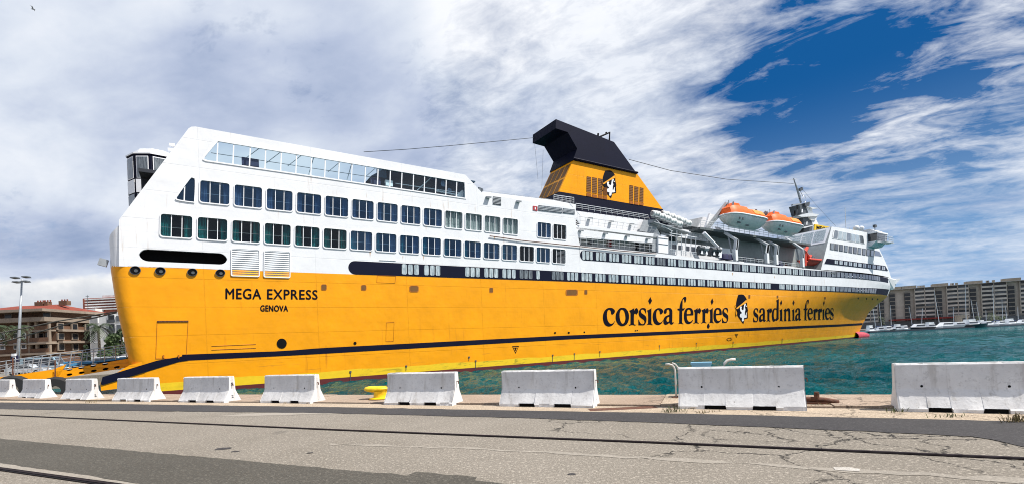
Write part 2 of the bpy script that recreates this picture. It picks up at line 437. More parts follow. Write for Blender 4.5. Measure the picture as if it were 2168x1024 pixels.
# ================================================================ THE SETTING
WATER = -1.15
def ground_mats():
    def asphalt(name, c1, c2, crack, speck, dark_spots=0.0):
        m, t = new_mat(name)
        tc = t.n('TexCoord').outputs['Object']
        big = t.noise(tc, 0.22, 6.0, 0.62, 0.4)
        mid = t.noise(t.mapping(tc, scale=(1, 1.6, 1), rot=(0, 0, R(-24))), 1.3, 6.0, 0.65)
        c = t.mix(t.maprange(big, 0.32, 0.68), c1, c2)
        c = t.mix(t.math('MULTIPLY', t.maprange(mid, 0.42, 0.72), 0.35), c, tuple(x * 0.72 for x in c1))
        g = t.noise(tc, 70.0, 3.0, 0.75)
        g2 = t.noise(tc, 24.0, 3.0, 0.7)
        c = t.mix(t.math('MULTIPLY', t.maprange(g, 0.35, 0.62), speck), c, tuple(x * 0.50 for x in c1))
        c = t.mix(t.math('MULTIPLY', t.maprange(g2, 0.50, 0.70), speck * 0.75), c, tuple(min(1, x * 1.45) for x in c2))
        h = t.math('ADD', t.math('MULTIPLY', g, 0.5), t.math('MULTIPLY', g2, 0.5))
        if crack:
            wob = t.n('TexNoise'); t.set(wob.inputs['Vector'], tc); wob.inputs['Scale'].default_value = 1.7; wob.inputs['Detail'].default_value = 6; wob.inputs['Roughness'].default_value = .65
            off = t.n('VectorMath', operation='MULTIPLY_ADD', i_0=wob.outputs['Color'], i_1=(0.9, 0.9, 0), i_2=tc).outputs[0]
            lines = None
            for sc, wd, lo, hi, ms in ((0.55, 0.011, 0.48, 0.56, 0.16), (1.15, 0.012, 0.54, 0.60, 0.3)):
                v = t.n('TexVoronoi', feature='DISTANCE_TO_EDGE', voronoi_dimensions='2D')
                t.set(v.inputs['Vector'], off); v.inputs['Scale'].default_value = sc
                l = t.math('MULTIPLY', t.maprange(v.outputs['Distance'], wd * 2.2 * sc, wd * .5 * sc), t.maprange(t.math('ADD', t.noise(tc, ms, 3.0, 0.5), t.maprange(t.n('SeparateXYZ', i_0=tc).outputs[0], -2.0, 9.0, -0.10, 0.22)), lo, hi))
                lines = l if lines is None else t.math('MAXIMUM', lines, l)
            c = t.mix(t.math('MULTIPLY', lines, crack), c, (0.022, 0.02, 0.018))
            h = t.math('SUBTRACT', h, t.math('MULTIPLY', lines, 2.0))
        if dark_spots:
            sp = t.noise(tc, 0.9, 2.0, 0.4)
            c = t.mix(t.math('MULTIPLY', t.maprange(sp, 0.70, 0.76), dark_spots), c, (0.03, 0.03, 0.03))
        b = t.n('Bump', i_Strength=0.55, i_Distance=0.02, i_Height=h)
        finish(t, Base_Color=c, Roughness=0.9, Normal=b.outputs[0], Specular_IOR_Level=0.25)
    asphalt('asphalt_old', (0.225, 0.198, 0.162), (0.315, 0.28, 0.235), 0.95, 0.95, 0.3)
    asphalt('asphalt_new', (0.048, 0.045, 0.046), (0.072, 0.068, 0.068), 0.0, 0.7)
    asphalt('asphalt_patch', (0.082, 0.075, 0.062), (0.115, 0.105, 0.088), 0.0, 0.9)
    asphalt('asphalt_pale', (0.28, 0.25, 0.21), (0.34, 0.305, 0.26), 0.2, 0.5)
    asphalt('coping_stone', (0.30, 0.22, 0.16), (0.44, 0.345, 0.265), 0.6, 0.7)
    asphalt('coping_pale', (0.38, 0.30, 0.22), (0.54, 0.44, 0.33), 0.5, 0.8)
    asphalt('road_paint', (0.42, 0.39, 0.35), (0.55, 0.52, 0.47), 0.3, 0.6)
    asphalt('quay_wall', (0.10, 0.09, 0.075), (0.20, 0.18, 0.15), 0.0, 0.6)
    m, t = new_mat('sea_water')
    tc = t.n('TexCoord').outputs['Object']
    n1 = t.noise(t.mapping(tc, scale=(1, 1.5, 1), rot=(0, 0, R(35))), 0.9, 6.0, 0.62, 0.5)
    n2 = t.noise(t.mapping(tc, scale=(1.5, 1, 1), rot=(0, 0, R(10))), 3.2, 5.0, 0.65, 0.4)
    n3 = t.noise(tc, 0.05, 3.0, 0.5)
    hgt = t.math('ADD', n1, t.math('MULTIPLY', n2, 0.5))
    b = t.n('Bump', i_Strength=1.0, i_Distance=0.8, i_Height=hgt)
    c = t.mix(t.maprange(n3, 0.35, 0.65), (0.0, 0.066, 0.078), (0.0, 0.110, 0.118))
    # broken foam flecks on the crests
    fk = t.noise(t.mapping(tc, scale=(1, 2.0, 1), rot=(0, 0, R(30))), 1.7, 8.0, 0.7, 0.3)
    foam = t.math('MULTIPLY', t.maprange(fk, 0.70, 0.73), 0.8)
    c = t.mix(foam, c, (0.7, 0.75, 0.75))
    finish(t, Base_Color=c, Roughness=t.mix(foam, (0.09,) * 3, (0.7,) * 3), IOR=1.20, Normal=b.outputs[0], Specular_IOR_Level=0.09)
ground_mats()

# the sea: a wind chop modelled as a sum of travelling waves, finer near the quay
def sea():
    rnd = random.Random(3)
    waves = []
    for i in range(26):
        L = 1.1 * 1.14 ** i if i < 16 else rnd.uniform(1.2, 6.0)
        th = R(205) + rnd.gauss(0, 0.55)
        waves.append((2 * math.pi / L * math.cos(th), 2 * math.pi / L * math.sin(th), 0.0140 * L ** 0.72, rnd.uniform(0, 6.28), L))
    mb = MB(); rows = []
    NA = 330; r = 9.0; radii = []
    while r < 700: radii.append(r); r *= 1.0155
    for r in radii:
        row = []
        for j in range(NA + 1):
            a = R(-66 + 126 * j / NA)
            x, y = r * math.sin(a), r * math.cos(a)
            sp = max(r * 0.0155, r * R(126) / NA)
            h = 0.0
            for kx, ky, am, ph, L in waves:
                if L > 2.4 * sp:
                    s_ = math.sin(kx * x + ky * y + ph)
                    h += am * (1 - abs(s_)) * 1.35 - am * .6
            row.append((x, y, WATER + h))
        rows.append(row)
    mb.grid(rows)
    tag(mb.build('sea', 'sea_water', smooth='all'), kind='structure')
    # flat water reaching on to the horizon, a little lower
    tag(MB().face((-5000, -50, WATER - 0.6), (5000, -50, WATER - .6), (5000, 5000, WATER - .6), (-5000, 5000, WATER - .6)).build('open_water', 'sea_water'), kind='structure')
sea()

# the quay: near edge line measured along its coping
E0, E1 = gpt(300, 836.3), gpt(2000, 839.6)
QD = (E1 - E0).normalized()                    # along the quay, left to right
QN = Vector((-QD.y, QD.x, 0))                  # towards the water
if QN.y < 0: QN = -QN
def q(a, b, z=0.0): return E0 + QD * a + QN * b + Vector((0, 0, z))   # a along, b towards water
def qab(v): d = v - E0; return d.dot(QD), d.dot(QN)
quay = MB()
far = [q(-400, 0), q(420, 0), q(420, -300), q(-400, -300)]
quay.solid(far, (0, 0, -3.2))
quay = tag(quay.build('quay_ground', 'asphalt_old'), kind='structure')
def strip(name, mat, px_top, px_bot, z, wob=0.0, seed=0):
    """sheet between two outlines traced on the ground, with a slightly ragged edge"""
    rnd = random.Random(seed)
    def dens(pts):
        P = [gpt(*p) for p in pts]; out = []
        for a, b in zip(P, P[1:]):
            n = max(2, int((b - a).length / 0.22))
            for i in range(n):
                v = a.lerp(b, i / n)
                out.append(v + Vector((0, rnd.gauss(0, wob), 0)))
        out.append(P[-1]); return [Vector((p.x, p.y, z)) for p in out]
    loop = dens(px_top) + dens(px_bot)[::-1]
    mb = MB(); mb.plate([loop])
    return tag(mb.build(name, mat), kind='structure')
# coping: individual stones along the edge, a pale strip behind
def gz(v, z): return Vector((v.x, v.y, z))
w_c = -qab(gpt(1084, 857))[1]
a = -60.0; rnd = random.Random(5)
cap_root = MB().solid([q(-60, -.02, -.06), q(90, -.02, -.06), q(90, -w_c, -.06), q(-60, -w_c, -.06)], (0, 0, .064)).build('quay_coping', 'quay_wall', None)
tag(cap_root, kind='structure')
while a < 60:
    L = rnd.uniform(1.25, 2.1)
    h = 0.045 + rnd.uniform(-.008, .012)
    p = [q(a + .012, 0.04 + rnd.uniform(-.02, .02)), q(a + L - .012, 0.04 + rnd.uniform(-.02, .02)), q(a + L - .012, -w_c + .02), q(a + .012, -w_c + .02)]
    mb = MB().hexa([gz(v, -.42) for v in p] + [gz(v, h) for v in p])
    mb.build('coping_slab', 'coping_stone' if rnd.random() < .8 else 'coping_pale', cap_root)
    a += L
strip('coping_strip', 'coping_pale', [(-300, 846), (700, 851), (1400, 860), (2168, 866), (2600, 868)], [(-300, 849.5), (0, 852), (700, 862.3), (1400, 875.5), (2168, 893), (2600, 903)], 0.004, 0.02, 1)
strip('dark_asphalt_strip', 'asphalt_new', [(-300, 848), (0, 851), (700, 861), (1400, 874), (2168, 892), (2600, 902)],
      [(-300, 857), (0, 865), (200, 868), (700, 874), (1100, 884), (1400, 894.5), (1800, 911), (2060, 924), (2110, 932), (2168, 946), (2600, 990)], 0.008, 0.018, 2)
strip('asphalt_patch', 'asphalt_patch', [(-60, 922), (0, 928), (300, 955), (700, 991), (862, 1005), (880, 998), (1010, 1009), (1006, 1016), (1120, 1030), (1400, 1062)],
      [(-60, 971), (0, 980), (150, 1001), (310, 1026), (700, 1090), (1400, 1200)], 0.004, 0.012, 3)
strip('pale_strip', 'asphalt_pale', [(-60, 971.5), (0, 980.5), (150, 1001.5), (310, 1026.5), (700, 1090.5)], [(-60, 979), (0, 989), (230, 1022), (700, 1094)], 0.006, 0.01, 4)
strip('worn_line', 'asphalt_pale', [(700, 938), (1000, 947), (1400, 968), (1800, 992), (2168, 1013), (2600, 1040)], [(700, 940), (1000, 950), (1400, 973), (1800, 999), (2168, 1021), (2600, 1052)], 0.004, 0.035, 6)
strip('painted_dash', 'road_paint', [(1764, 989.5), (1800, 989.5), (1821, 993)], [(1767, 994.5), (1800, 997.5), (1820, 998.5)], 0.009, 0.008, 7)
strip('repair_patch', 'asphalt_pale', [(560, 873), (650, 868), (760, 872)], [(450, 881), (560, 879), (760, 874)], 0.004, .03, 8)
for x, y, r in ((472, 949, .13), (498, 955, .07), (656, 958, .05), (1210, 1003, .05)):
    c = gpt(x, y)
    ang = [i * math.pi / 7 for i in range(14)]
    tag(MB().plate([[Vector((c.x + r * math.cos(t) * rnd.uniform(.85, 1.2), c.y + r * .8 * math.sin(t) * rnd.uniform(.8, 1.2), .005)) for t in ang]]).build('oil_stain', 'asphalt_new'), kind='structure')

# crane rails sunk in the paving: groove, rail head, flange gap
def crane_rail(name, pts, label):
    P = [gpt(*p) for p in pts]
    d = (P[-1] - P[0]).normalized(); nrm = Vector((-d.y, d.x, 0))
    P[0] = P[0] - d * 60; P[-1] = P[-1] + d * 25
    e = empty(name, gz(P[0].lerp(P[-1], .5), 0), 0, label, 'rail')
    o = e.location
    def run(w0, w1, z0, z1, nm, mat):
        mb = MB()
        rows = [[p + nrm * w0 + Vector((0, 0, z0)) - o, p + nrm * w0 + Vector((0, 0, z1)) - o, p + nrm * w1 + Vector((0, 0, z1)) - o, p + nrm * w1 + Vector((0, 0, z0)) - o, p + nrm * w0 + Vector((0, 0, z0)) - o] for p in P]
        mb.grid(rows); return mb.build(nm, mat, e)
    run(-.045, .045, -.02, .0105, 'groove', 'black')
    run(-.020, .030, .0, .0165, 'rail_head', 'rail_iron')
    run(-.058, -.049, -.02, .014, 'flange', 'rail_iron')
    run(.049, .058, -.02, .012, 'flange', 'rail_iron')
crane_rail('crane_rail', [(0, 877.5), (700, 909), (1400, 937), (2168, 973)], 'thin dark crane rail running the whole width of the quay')
crane_rail('crane_rail', [(0, 992.5), (226, 1024)], 'twin dark crane rail in the bottom left corner of the quay')

# land behind the stern and land under the marina flats, both lying level with the quay
TH, DSHIP = R(32.9), 44.0
U = Vector((math.cos(TH), math.sin(TH), 0)); N = Vector((-math.sin(TH), math.cos(TH), 0))
def ship_w(s, t, z): return U * s + N * (t + DSHIP) + Vector((0, 0, z + WATER))
tl = [ship_w(s, t, 0) for s, t in ((-9, 26), (-60, 26), (-420, 10), (-420, 900), (140, 900), (30, 300), (-9, 120))]
tag(MB().solid([gz(p, 0.0) for p in tl], (0, 0, -3)).build('town_ground', 'asphalt_old'), kind='structure')
ml = [at_depth(1780, 690, 205), at_depth(2168, 690, 236), at_depth(2900, 690, 270), at_depth(2900, 690, 800), at_depth(1650, 690, 800), at_depth(1640, 690, 420)]
tag(MB().solid([gz(p, 0.1) for p in ml], (0, 0, -3)).build('marina_ground', 'quay_wall'), kind='structure')

# ================================================================ THE FERRY
SHIP_O = N * DSHIP + Vector((0, 0, WATER))
def ship_empty(name, label, cat, group=None, local=(0, 0, 0)):
    """an Empty standing in the ship's own frame"""
    p = ship_w(*local)
    return empty(name, p, TH, label, cat, group)
ferry = ship_empty('ferry', 'large yellow and white car ferry with navy funnel moored at the quay', 'ferry')
HW = CAMH - WATER
BEAM = 18.0
STEM = [(-1, 136.5), (0, 138.5), (3, 141.5), (6.4, 146), (8.6, 152.0), (10.5, 158.0), (12.7, 160.6), (15.5, 165.3), (30, 165.3)]
STERN = [(-1, -4.7), (0.7, -4.8), (2.04, -4.81), (6.85, -5.49), (9.5, -5.71), (11.7, -5.66)]
def s1f(z): return interp(z, STEM)
def sLf(z): return interp(z, STERN)
def tside(s, z):
    zz = min(z, 13.5)
    s0 = interp(zz, [(0, 50), (5, 64), (9.8, 86), (13.5, 88)])
    s1 = s1f(zz)
    t = 0.0
    if s > s0:
        p = interp(zz, [(0, 1.7), (9.8, 2.2)])
        t = 9.0 * min(1.15, (s - s0) / (s1 - s0)) ** p
    if z < 11.8:
        r = 1.1; sl = sLf(z)
        aa = (sl + r - s) / r
        if aa > 0: t = r * (1 - math.sqrt(max(0, 1 - min(1, aa) ** 2)))
    return t
def P(x, y, t=0.0):
    """ship-frame point seen at pixel (x, y) on the fore-and-aft plane t metres in from the side"""
    d = px_ray(x, y); k = (t + DSHIP) / d.dot(N)
    return Vector((k * d.dot(U), t, HW + k * d.z))
def H(x, y, off=0.0):
    """the same on the curved ship's side, off metres proud of the plating"""
    t = 0.0
    for _ in range(14):
        p = P(x, y, t); t = t * 0.4 + tside(p.x, p.z) * 0.6
    p = P(x, y, t); p.y -= off
    return p
def S(s, z, off=0.0): return Vector((s, tside(s, z) - off, z))
def sz(pts): return [(p.x, p.z) for p in (H(*q_) for q_ in pts)]
ZY = sz([(228, 562), (244, 562.3), (680, 577.5), (1200, 595), (1480, 606.5), (1700, 615), (1820, 620), (1883, 625)])
ZB0 = sz([(738, 551), (1200, 574.3), (1480, 590), (1560, 595), (1700, 602.5), (1820, 608), (1885, 612)])      # lower navy band, top
ZU0 = sz([(1225, 528), (1240, 530), (1480, 552), (1560, 558), (1720, 571.5), (1881, 588)])
ZU1 = sz([(1225, 550), (1240, 550.6), (1480, 568), (1560, 574), (1720, 584.5), (1881, 598)])
ZT = sz([(1219, 519), (1390, 535), (1480, 547), (1600, 557), (1700, 567), (1745, 571.5), (1830, 581), (1889, 589), (1899, 592)])
def zf(tab, s): return interp(s, tab)

# ---- hull plating, one mesh per paint zone
def loft(name, mat, zlo, zhi, s_from, nz, parent=ferry, both=True, ns=90):
    mb = MB()
    def surf(flip):
        rows = []
        for i in range(nz + 1):
            row = []
            for j in range(ns + 1):
                a = j / ns
                if s_from is None: a = a if a > .03 else a
                z = 1.0; s = 0.0
                for _ in range(4):
                    z0, z1 = zlo(s), zhi(s)
                    z = lerp(z0, z1, i / nz)
                    sl = sLf(z) if s_from is None else s_from
                    g = (lerp(sl, sl + 1.15, a / 0.08) if a < 0.08 else lerp(sl + 1.15, s1f(z), (a - .08) / .92)) if s_from is None else lerp(sl, s1f(z), a)
                    s = g
                t = tside(s, z)
                row.append((s, t if not flip else BEAM - t, z))
            rows.append(row)
        return rows
    A = surf(False); mb.grid(A)
    if both:
        B = surf(True); mb.grid(B)
        mb.grid([[a[0] for a in A], [b[0] for b in B]])
    return mb.build(name, mat, parent, smooth=True)
c_ = lambda v: (lambda s: v)
loft('antifouling_paint', 'antifouling', c_(-1.0), c_(0.25), None, 2)
loft('boot_topping', 'boot_yellow', c_(0.25), lambda s: 0.88 + .05 * math.sin(s * .7) + .03 * math.sin(s * 2.3), None, 2)
loft('hull_plating', 'hull_yellow', lambda s: 0.88 + .05 * math.sin(s * .7) + .03 * math.sin(s * 2.3), lambda s: zf(ZY, s), None, 14)
loft('topside_plating', 'ship_white', lambda s: zf(ZY, s), lambda s: zf(ZT, s), H(1228, 560).x, 6)
# bulbous bow
mb = MB(); rows = []
bc = P(1826, 707, 9.0)
for i in range(9):
    a = i / 8 * math.pi / 2
    rr = math.cos(a); rows.append([(bc.x - 6 + 9.5 * math.sin(a), 9.0 + 1.5 * rr * math.cos(b), bc.z - 0.35 + 1.25 * rr * math.sin(b)) for b in [k * math.pi / 8 for k in range(17)]])
mb.grid(rows); mb.build('bulbous_bow', 'bulb_red', ferry, smooth='all')
# bow bulwark: outward-leaning plate at the very tip
mb = MB()
st = [H(1880, 588, .01), H(1889, 588.5, .01), P(1901, 592, 9.0), P(1893, 611, 9.0), H(1886, 613, .01)]
mb.solid(st, (0, .25, 0)); mb.build('bow_bulwark', 'ship_white', ferry)

# ducktail under the stern ramp
mb = MB()
duck = [P(274, 772), P(330, 757), P(330, 812), P(214, 826), P(212, 809)]
mb.solid([p + Vector((0, .03, 0)) for p in duck], (0, 14, 0)); mb.build('ducktail', 'hull_yellow', ferry)

def band_strip(name, mat, zlo, zhi, sa, sb, off, n, capx=None):
    mb = MB(); up, lo = [], []
    for j in range(n + 1):
        s = lerp(sa, sb, j / n)
        up.append(S(s, zhi(s), off)); lo.append(S(s, zlo(s), off))
    if capx:
        zc_, rr = (zhi(sa) + zlo(sa)) / 2, (zhi(sa) - zlo(sa)) / 2
        cap = [S(sa - rr * math.sin(math.pi * k / 10), zc_ + rr * math.cos(math.pi * k / 10), off) for k in range(1, 10)]
        loop = up + lo[::-1] + cap[::-1]
        k0 = mb.add([S(sa, zc_, off)] + [up[0]] + cap + [lo[0]])
        for k in range(len(cap) + 1): mb.f.append((k0, k0 + 1 + k, k0 + 2 + k))
    mb.grid([up, lo])
    return mb.build(name, mat, ferry)
# navy stripe just above the water and its dip at the stern
mb = MB()
STT = sz([(399, 749), (600, 742), (680, 735.5), (1200, 709), (1500, 697), (1780, 685.3), (1838, 682)])
STB = sz([(399, 762), (600, 752.5), (680, 748), (1200, 717.5), (1500, 703.5), (1780, 690), (1838, 686.5)])
def stripe():
    mb = MB(); up, lo = [], []
    sa, sb = H(386, 757).x, s1f(3.2) - .2
    for j in range(91):
        s = lerp(sa, sb, j / 90)
        up.append(S(s, zf(STT, s), .014)); lo.append(S(s, zf(STB, s), .014))
    mb.grid([up, lo])
    dip = [(399, 749), (399, 762), (378, 765), (217, 814), (213, 812), (217, 797), (333, 762), (386, 753)]
    mb.plate([[P(x, y, -.03) for x, y in dip]])
    return mb.build('hull_stripe', 'navy', ferry)
stripe()
LB_A = H(752, 565).x
zY = lambda s: zf(ZY, s)
band_strip('window_band', 'navy', lambda s: zY(s) + (0 if s > 12 else 0), lambda s: zf(ZB0, s), LB_A, s1f(10.5) - .6, .018, 120, True)
UB_A = H(1236, 540).x
band_strip('window_band', 'navy', lambda s: zf(ZU1, s), lambda s: zf(ZU0, s), UB_A, H(1881, 593).x, .018, 90, True)

# ---- big side wall of the after superstructure, with real openings
def px_loop(pts, t=0.0): return [P(x, y, t) for x, y in pts]
WK = [(-2.5 + 2.326 * k) for k in range(0, 60)]          # frame spacing of every window row
SHEAR = 0.05
def win_loop(s0, s1, z0, z1, r, off_t):
    zm = (z0 + z1) / 2
    return [Vector((s + (z - zm) * SHEAR, off_t, z)) for s, z in rrect(s0, z0, s1, z1, r, 3)]
zU = (P(755, 462).z, P(755, 422.5).z); zU = (min(zU), max(zU))
zLr = (P(755, 528).z, P(755, 489).z)
WW = P(408, 480).x - P(341, 480).x
rowU = [P(455, 405).x - WW / 2 + 2.326 * k for k in range(13)] + [P(1152, 487).x - WW / 2, P(1185, 490).x - WW / 2]
rowL = [P(374, 478).x - WW / 2 + 2.326 * k for k in range(17)]
holes = []
for s in rowU: holes.append(win_loop(s, s + WW, zU[0], zU[1], .19, 0))
for s in rowL: holes.append(win_loop(s, s + WW, zLr[0], zLr[1], .19, 0))
trap_px = smooth_loop([(403, 378.5), (409, 377.5), (413, 382), (411.5, 424), (407, 428), (379, 424), (373, 421), (377, 414)], 3)
holes.append(px_loop(trap_px))
glz_px = [(460, 298.3), (984, 386), (985.5, 420.5), (438, 341), (431, 338), (432, 334)]
holes.append(px_loop(glz_px))
slot_z = (P(388, 558).z, P(388, 528).z)
slot = [Vector((s, 0, z)) for s, z in rrect(P(294, 540).x, P(300, 552).z, P(481, 546).x, P(300, 526).z, .55, 5)]
holes.append(slot)
yl = [(p.x, 0, p.z) for p in (P(x, interp(x, [(228, 562), (680, 577.5), (1200, 595), (1480, 606.5)])) for x in (1228, 1000, 700, 400, 252))]
outer = [Vector(p) for p in yl] + px_loop([(252, 465.5), (399, 272.5), (405, 268.6), (414, 268.3), (985, 370), (1023, 411), (1219, 440.5), (1219, 478), (1228, 519)])
wall = MB()
wall.plate([outer] + holes, [[p + Vector((0, .30, 0)) for p in outer]] + [[p + Vector((0, .22, 0)) for p in h] for h in holes])
wall.build('superstructure_wall', 'ship_white', ferry)
# rounded stern corner of the white wall
mb = MB(); rows = []
for k in range(9):
    a = k / 8; s = lerp(-4.62, -5.70, a)
    x_ = lerp(252, 228, a)
    ztop = P(x_, interp(x_, [(228, 497), (252, 465.5)])).z
    rows.append([(s, 1.1 * (1 - math.sqrt(max(0, 1 - a * a))), lerp(9.50, ztop, j / 6)) for j in range(7)])
mb.grid(rows)
mb.build('stern_corner', 'ship_white', ferry, smooth='all')
# stern bulkhead, port wall, decks
mb = MB()
mb.box((-4.3, 9, 10.6), (.3, 15.6, 2.2))
mb.build('stern_bulkhead', 'ship_white', ferry)
mb = MB(); mb.solid([p + Vector((0, BEAM, 0)) for p in outer], (0, -.25, 0)); 
zs_ = P(600, 380).z
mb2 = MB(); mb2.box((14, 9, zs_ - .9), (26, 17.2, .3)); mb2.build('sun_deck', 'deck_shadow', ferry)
port = [Vector((p.x, BEAM, min(p.z, zs_ - .3))) for p in outer]
MB().solid(port, (0, -.25, 0)).build('port_wall', 'ship_white', ferry)
mb = MB(); mb.box((16.5, 1.9, 12.85), (40.5, .15, 8.4)); mb.build('cabin_bulkhead', 'interior_dark', ferry)
mb = MB(); mb.box((16.5, 1.05, (zU[0] + zLr[1]) / 2), (40.5, 1.5, .25)); mb.box((16.5, 1.05, zLr[0] - .35), (40.5, 1.5, .25)); mb.box((16.5, 1.05, zU[1] + .3), (40.5, 1.5, .25)); mb.build('cabin_deck', 'interior_dark', ferry)
# mooring-deck slot interior
mb = MB(); mb.box((P(388, 542).x, 1.2, slot_z[0] + .3), (7.5, .1, 2)); mb.build('mooring_deck', 'black', ferry)

def ring(mb, loop, inner, y0, y1):
    k = len(loop)
    a = mb.add([Vector((p.x, y0, p.z)) for p in loop]); b = mb.add([Vector((p.x, y0, p.z)) for p in inner])
    c = mb.add([Vector((p.x, y1, p.z)) for p in loop]); d = mb.add([Vector((p.x, y1, p.z)) for p in inner])
    for i in range(k):
        j = (i + 1) % k
        mb.f += [(a + i, a + j, b + j, b + i), (a + i, c + i, c + j, a + j), (b + i, b + j, d + j, d + i)]
def big_window(s, z, style, bar=True):
    z0, z1 = z; zm = (z0 + z1) / 2
    mb = MB()
    ring(mb, win_loop(s - .06, s + WW + .06, z0 - .08, z1 + .035, .23, 0), win_loop(s + .01, s + WW - .01, z0 + .01, z1 - .01, .18, 0), -.06, .01)
    f = mb.build('window', 'white_trim', ferry)
    for i in range(3):
        a, b = s + WW * i / 3 + .03, s + WW * (i + 1) / 3 - .03
        zz0, zz1 = z0 + .02, z1 - .02
        MB().face(*[(x + (zz - zm) * SHEAR, .09, zz) for x, zz in ((a, zz0), (b, zz0), (b, zz1), (a, zz1))]).build('pane', {'teal': 'glass_dark', 'blue': 'glass_blue', 'pale': 'glass_dark', 'dark': 'glass_dark', 'mid': 'glass_blue'}[style], f)
    for i in (1, 2):
        x = s + WW * i / 3
        MB().bar((x - SHEAR * (zm - z0), .06, z0), (x + SHEAR * (z1 - zm), .06, z1), .05, .07).build('mullion', 'white_trim', f)
    if bar:
        zz = zm - .12
        MB().bar((s + .05, .10, zz), (s + WW - .05, .12, zz), .02, .03).build('glazing_bar', 'galvanised', f)
    def cur(a, b, mat):
        n = 14; rows = [[], []]
        for k in range(n + 1):
            x = lerp(a, b, k / n); y = .26 + .05 * math.sin(k * 2.4 + s)
            rows[0].append((x, y, z0 - .1)); rows[1].append((x + .04, y, z1 + .1))
        MB().grid(rows).build('curtain', mat, f)
    j1, j2 = random.uniform(.72, 1.0), random.uniform(.72, 1.0)
    if style == 'teal': cur(s + .02, s + .64 * j1, 'curtain_teal'); cur(s + WW - .64 * j2, s + WW - .02, 'curtain_teal')
    if style == 'mid': cur(s + .02, s + .60 * j1, 'curtain_teal'); cur(s + WW - .60 * j2, s + WW - .02, 'curtain_blue')
    if style == 'blue': cur(s + .02, s + .58 * j1, 'curtain_blue'); cur(s + WW - .58 * j2, s + WW - .02, 'curtain_blue')
    if style == 'pale': cur(s + .02, s + WW - .02, 'curtain_pale')
for i, s in enumerate(rowU):
    big_window(s, zU, 'pale' if 9 <= i <= 12 else ('dark' if i in (14,) else 'blue'), i < 10)
for i, s in enumerate(rowL):
    big_window(s, zLr, 'teal' if i < 6 else ('dark' if i in (14, 16) else 'mid'), i < 14)
# cut-off corner window
def corner_window():
    L = px_loop(trap_px, 0); c = sum(L, Vector()) / len(L)
    mb = MB(); ring(mb, [c + (p - c) * 1.07 for p in L], [c + (p - c) * .97 for p in L], -.07, .01)
    f = mb.build('window', 'white_trim', ferry)
    MB().plate([[Vector((p.x, .09, p.z)) for p in L]]).build('pane', 'glass_blue', f)
    a, b = P(391, 395, .06), P(390, 426, .06); MB().bar(a, b, .075, .08).build('mullion', 'white_trim', f)
corner_window()
# wind-break glazing of the sun deck
topx = [461.4, 495, 530, 562.6, 595.8, 627.9, 659.5, 688.8, 718.2, 745.4, 773.7, 800.4, 826.5, 851, 875.5, 898.9, 922.9, 944.6, 966.9]
def wind_break():
    ty = lambda x: lerp(298.3, 386, (x - 460) / 524)
    by = lambda x: lerp(338.5, 420.5, (x - 431) / 553)
    botx = [x - 2.0 + 1.0 * i / 18 for i, x in enumerate(topx)]
    L = px_loop(glz_px); c = sum(L, Vector()) / len(L)
    mb = MB()
    inn = [Vector((p.x + (.05 if p.x < c.x else -.05), 0, p.z + (.05 if p.z < c.z else -.05))) for p in L]
    out = [Vector((p.x + (-.06 if p.x < c.x else .06), 0, p.z + (-.06 if p.z < c.z else .06))) for p in L]
    ring(mb, out, inn, -.05, .02)
    f = mb.build('wind_break', 'white_trim', ferry)
    xs_t = [447] + topx + [984]; xs_b = [431] + botx + [985.5]
    for i in range(len(topx) + 1):
        q0 = (P(xs_t[i] if i else 460, ty(xs_t[i]) if i else 298.3, .1), P(xs_t[i + 1], ty(xs_t[i + 1]), .1), P(xs_b[i + 1], by(xs_b[i + 1]), .1), P(xs_b[i], by(xs_b[i]), .1))
        MB().face(*q0).build('pane', 'glass_clear', f)
    for a, b in zip(topx, botx):
        MB().bar(P(a, ty(a), .05), P(b, by(b), .05), .09, .10).build('mullion', 'white_trim', f)
wind_break()
# what stands on the sun deck behind the glass: braces, handrail, lockers, a bar with a roof
zg0, zg1 = P(700, 378, .5).z, P(700, 338, .5).z
for i in range(7):
    s = 3.2 + i * 1.65
    if i in (3, 5): MB().bar((s, .55, zg0), (s + .55, .5, zg1 + .1), .06, .05).build('wind_break_brace', 'grey_steel', ferry)
    else: MB().bar((s + 1.2, .5, zg1), (s, .55, zg0 + .55), .05, .045).build('wind_break_brace', 'grey_steel', ferry)
MB().bar((.9, .7, zg0 + .75), (14.5, .7, zg0 + .75), .04, .04).build('deck_handrail', 'grey_steel', ferry)
for x in (521, 539):
    a = P(x, 343 + (x - 521) * .15, .6); MB().box(a, (.62, .3, .62)).build('deck_speaker', 'tarp_navy', ferry)
sA = P(790, 372, .6).x; sR = P(812, 348, .6).x
MB().hexa([Vector(v) for v in ((sA + 1.2, .5, zg1 + .12), (25, .5, zg1 + .12), (25, 14, zg1 + .12), (sA + 1.2, 14, zg1 + .12), (sA + 1.2, .5, zg1 + .25), (25, .5, zg1 + .25), (25, 14, zg1 + .25), (sA + 1.2, 14, zg1 + .25))]).build('deck_bar_roof', 'canvas_blue_dark', ferry)
MB().solid([Vector((sA - .2, .55, zg1 - .9)), Vector((sA + 1.3, .55, zg1 + .12)), Vector((sA + 1.3, .55, zg1 - .9))], (0, 12, 0)).build('deck_bar_gable', 'canvas_blue_dark', ferry)
MB().box(((sA + 25) / 2 + .6, 3.2, zg1 - .4), (25 - sA - 1.2, .15, 2.6)).build('deck_bar_wall', 'canvas_blue_dark', ferry)
MB().box((sA + .2, .6, zg0 + .35), (.9, .3, .6)).build('bar_counter', 'tarp_navy', ferry)
MB().box((sA + 1.5, .62, zg0 + .35), (.7, .3, .55)).build('bar_locker', 'white_trim', ferry)
MB().bar((sA + 2.2, .7, zg0 + .5), (23.2, .7, zg0 + .5), .04, .07).build('deck_rail', 'rail_white', ferry)
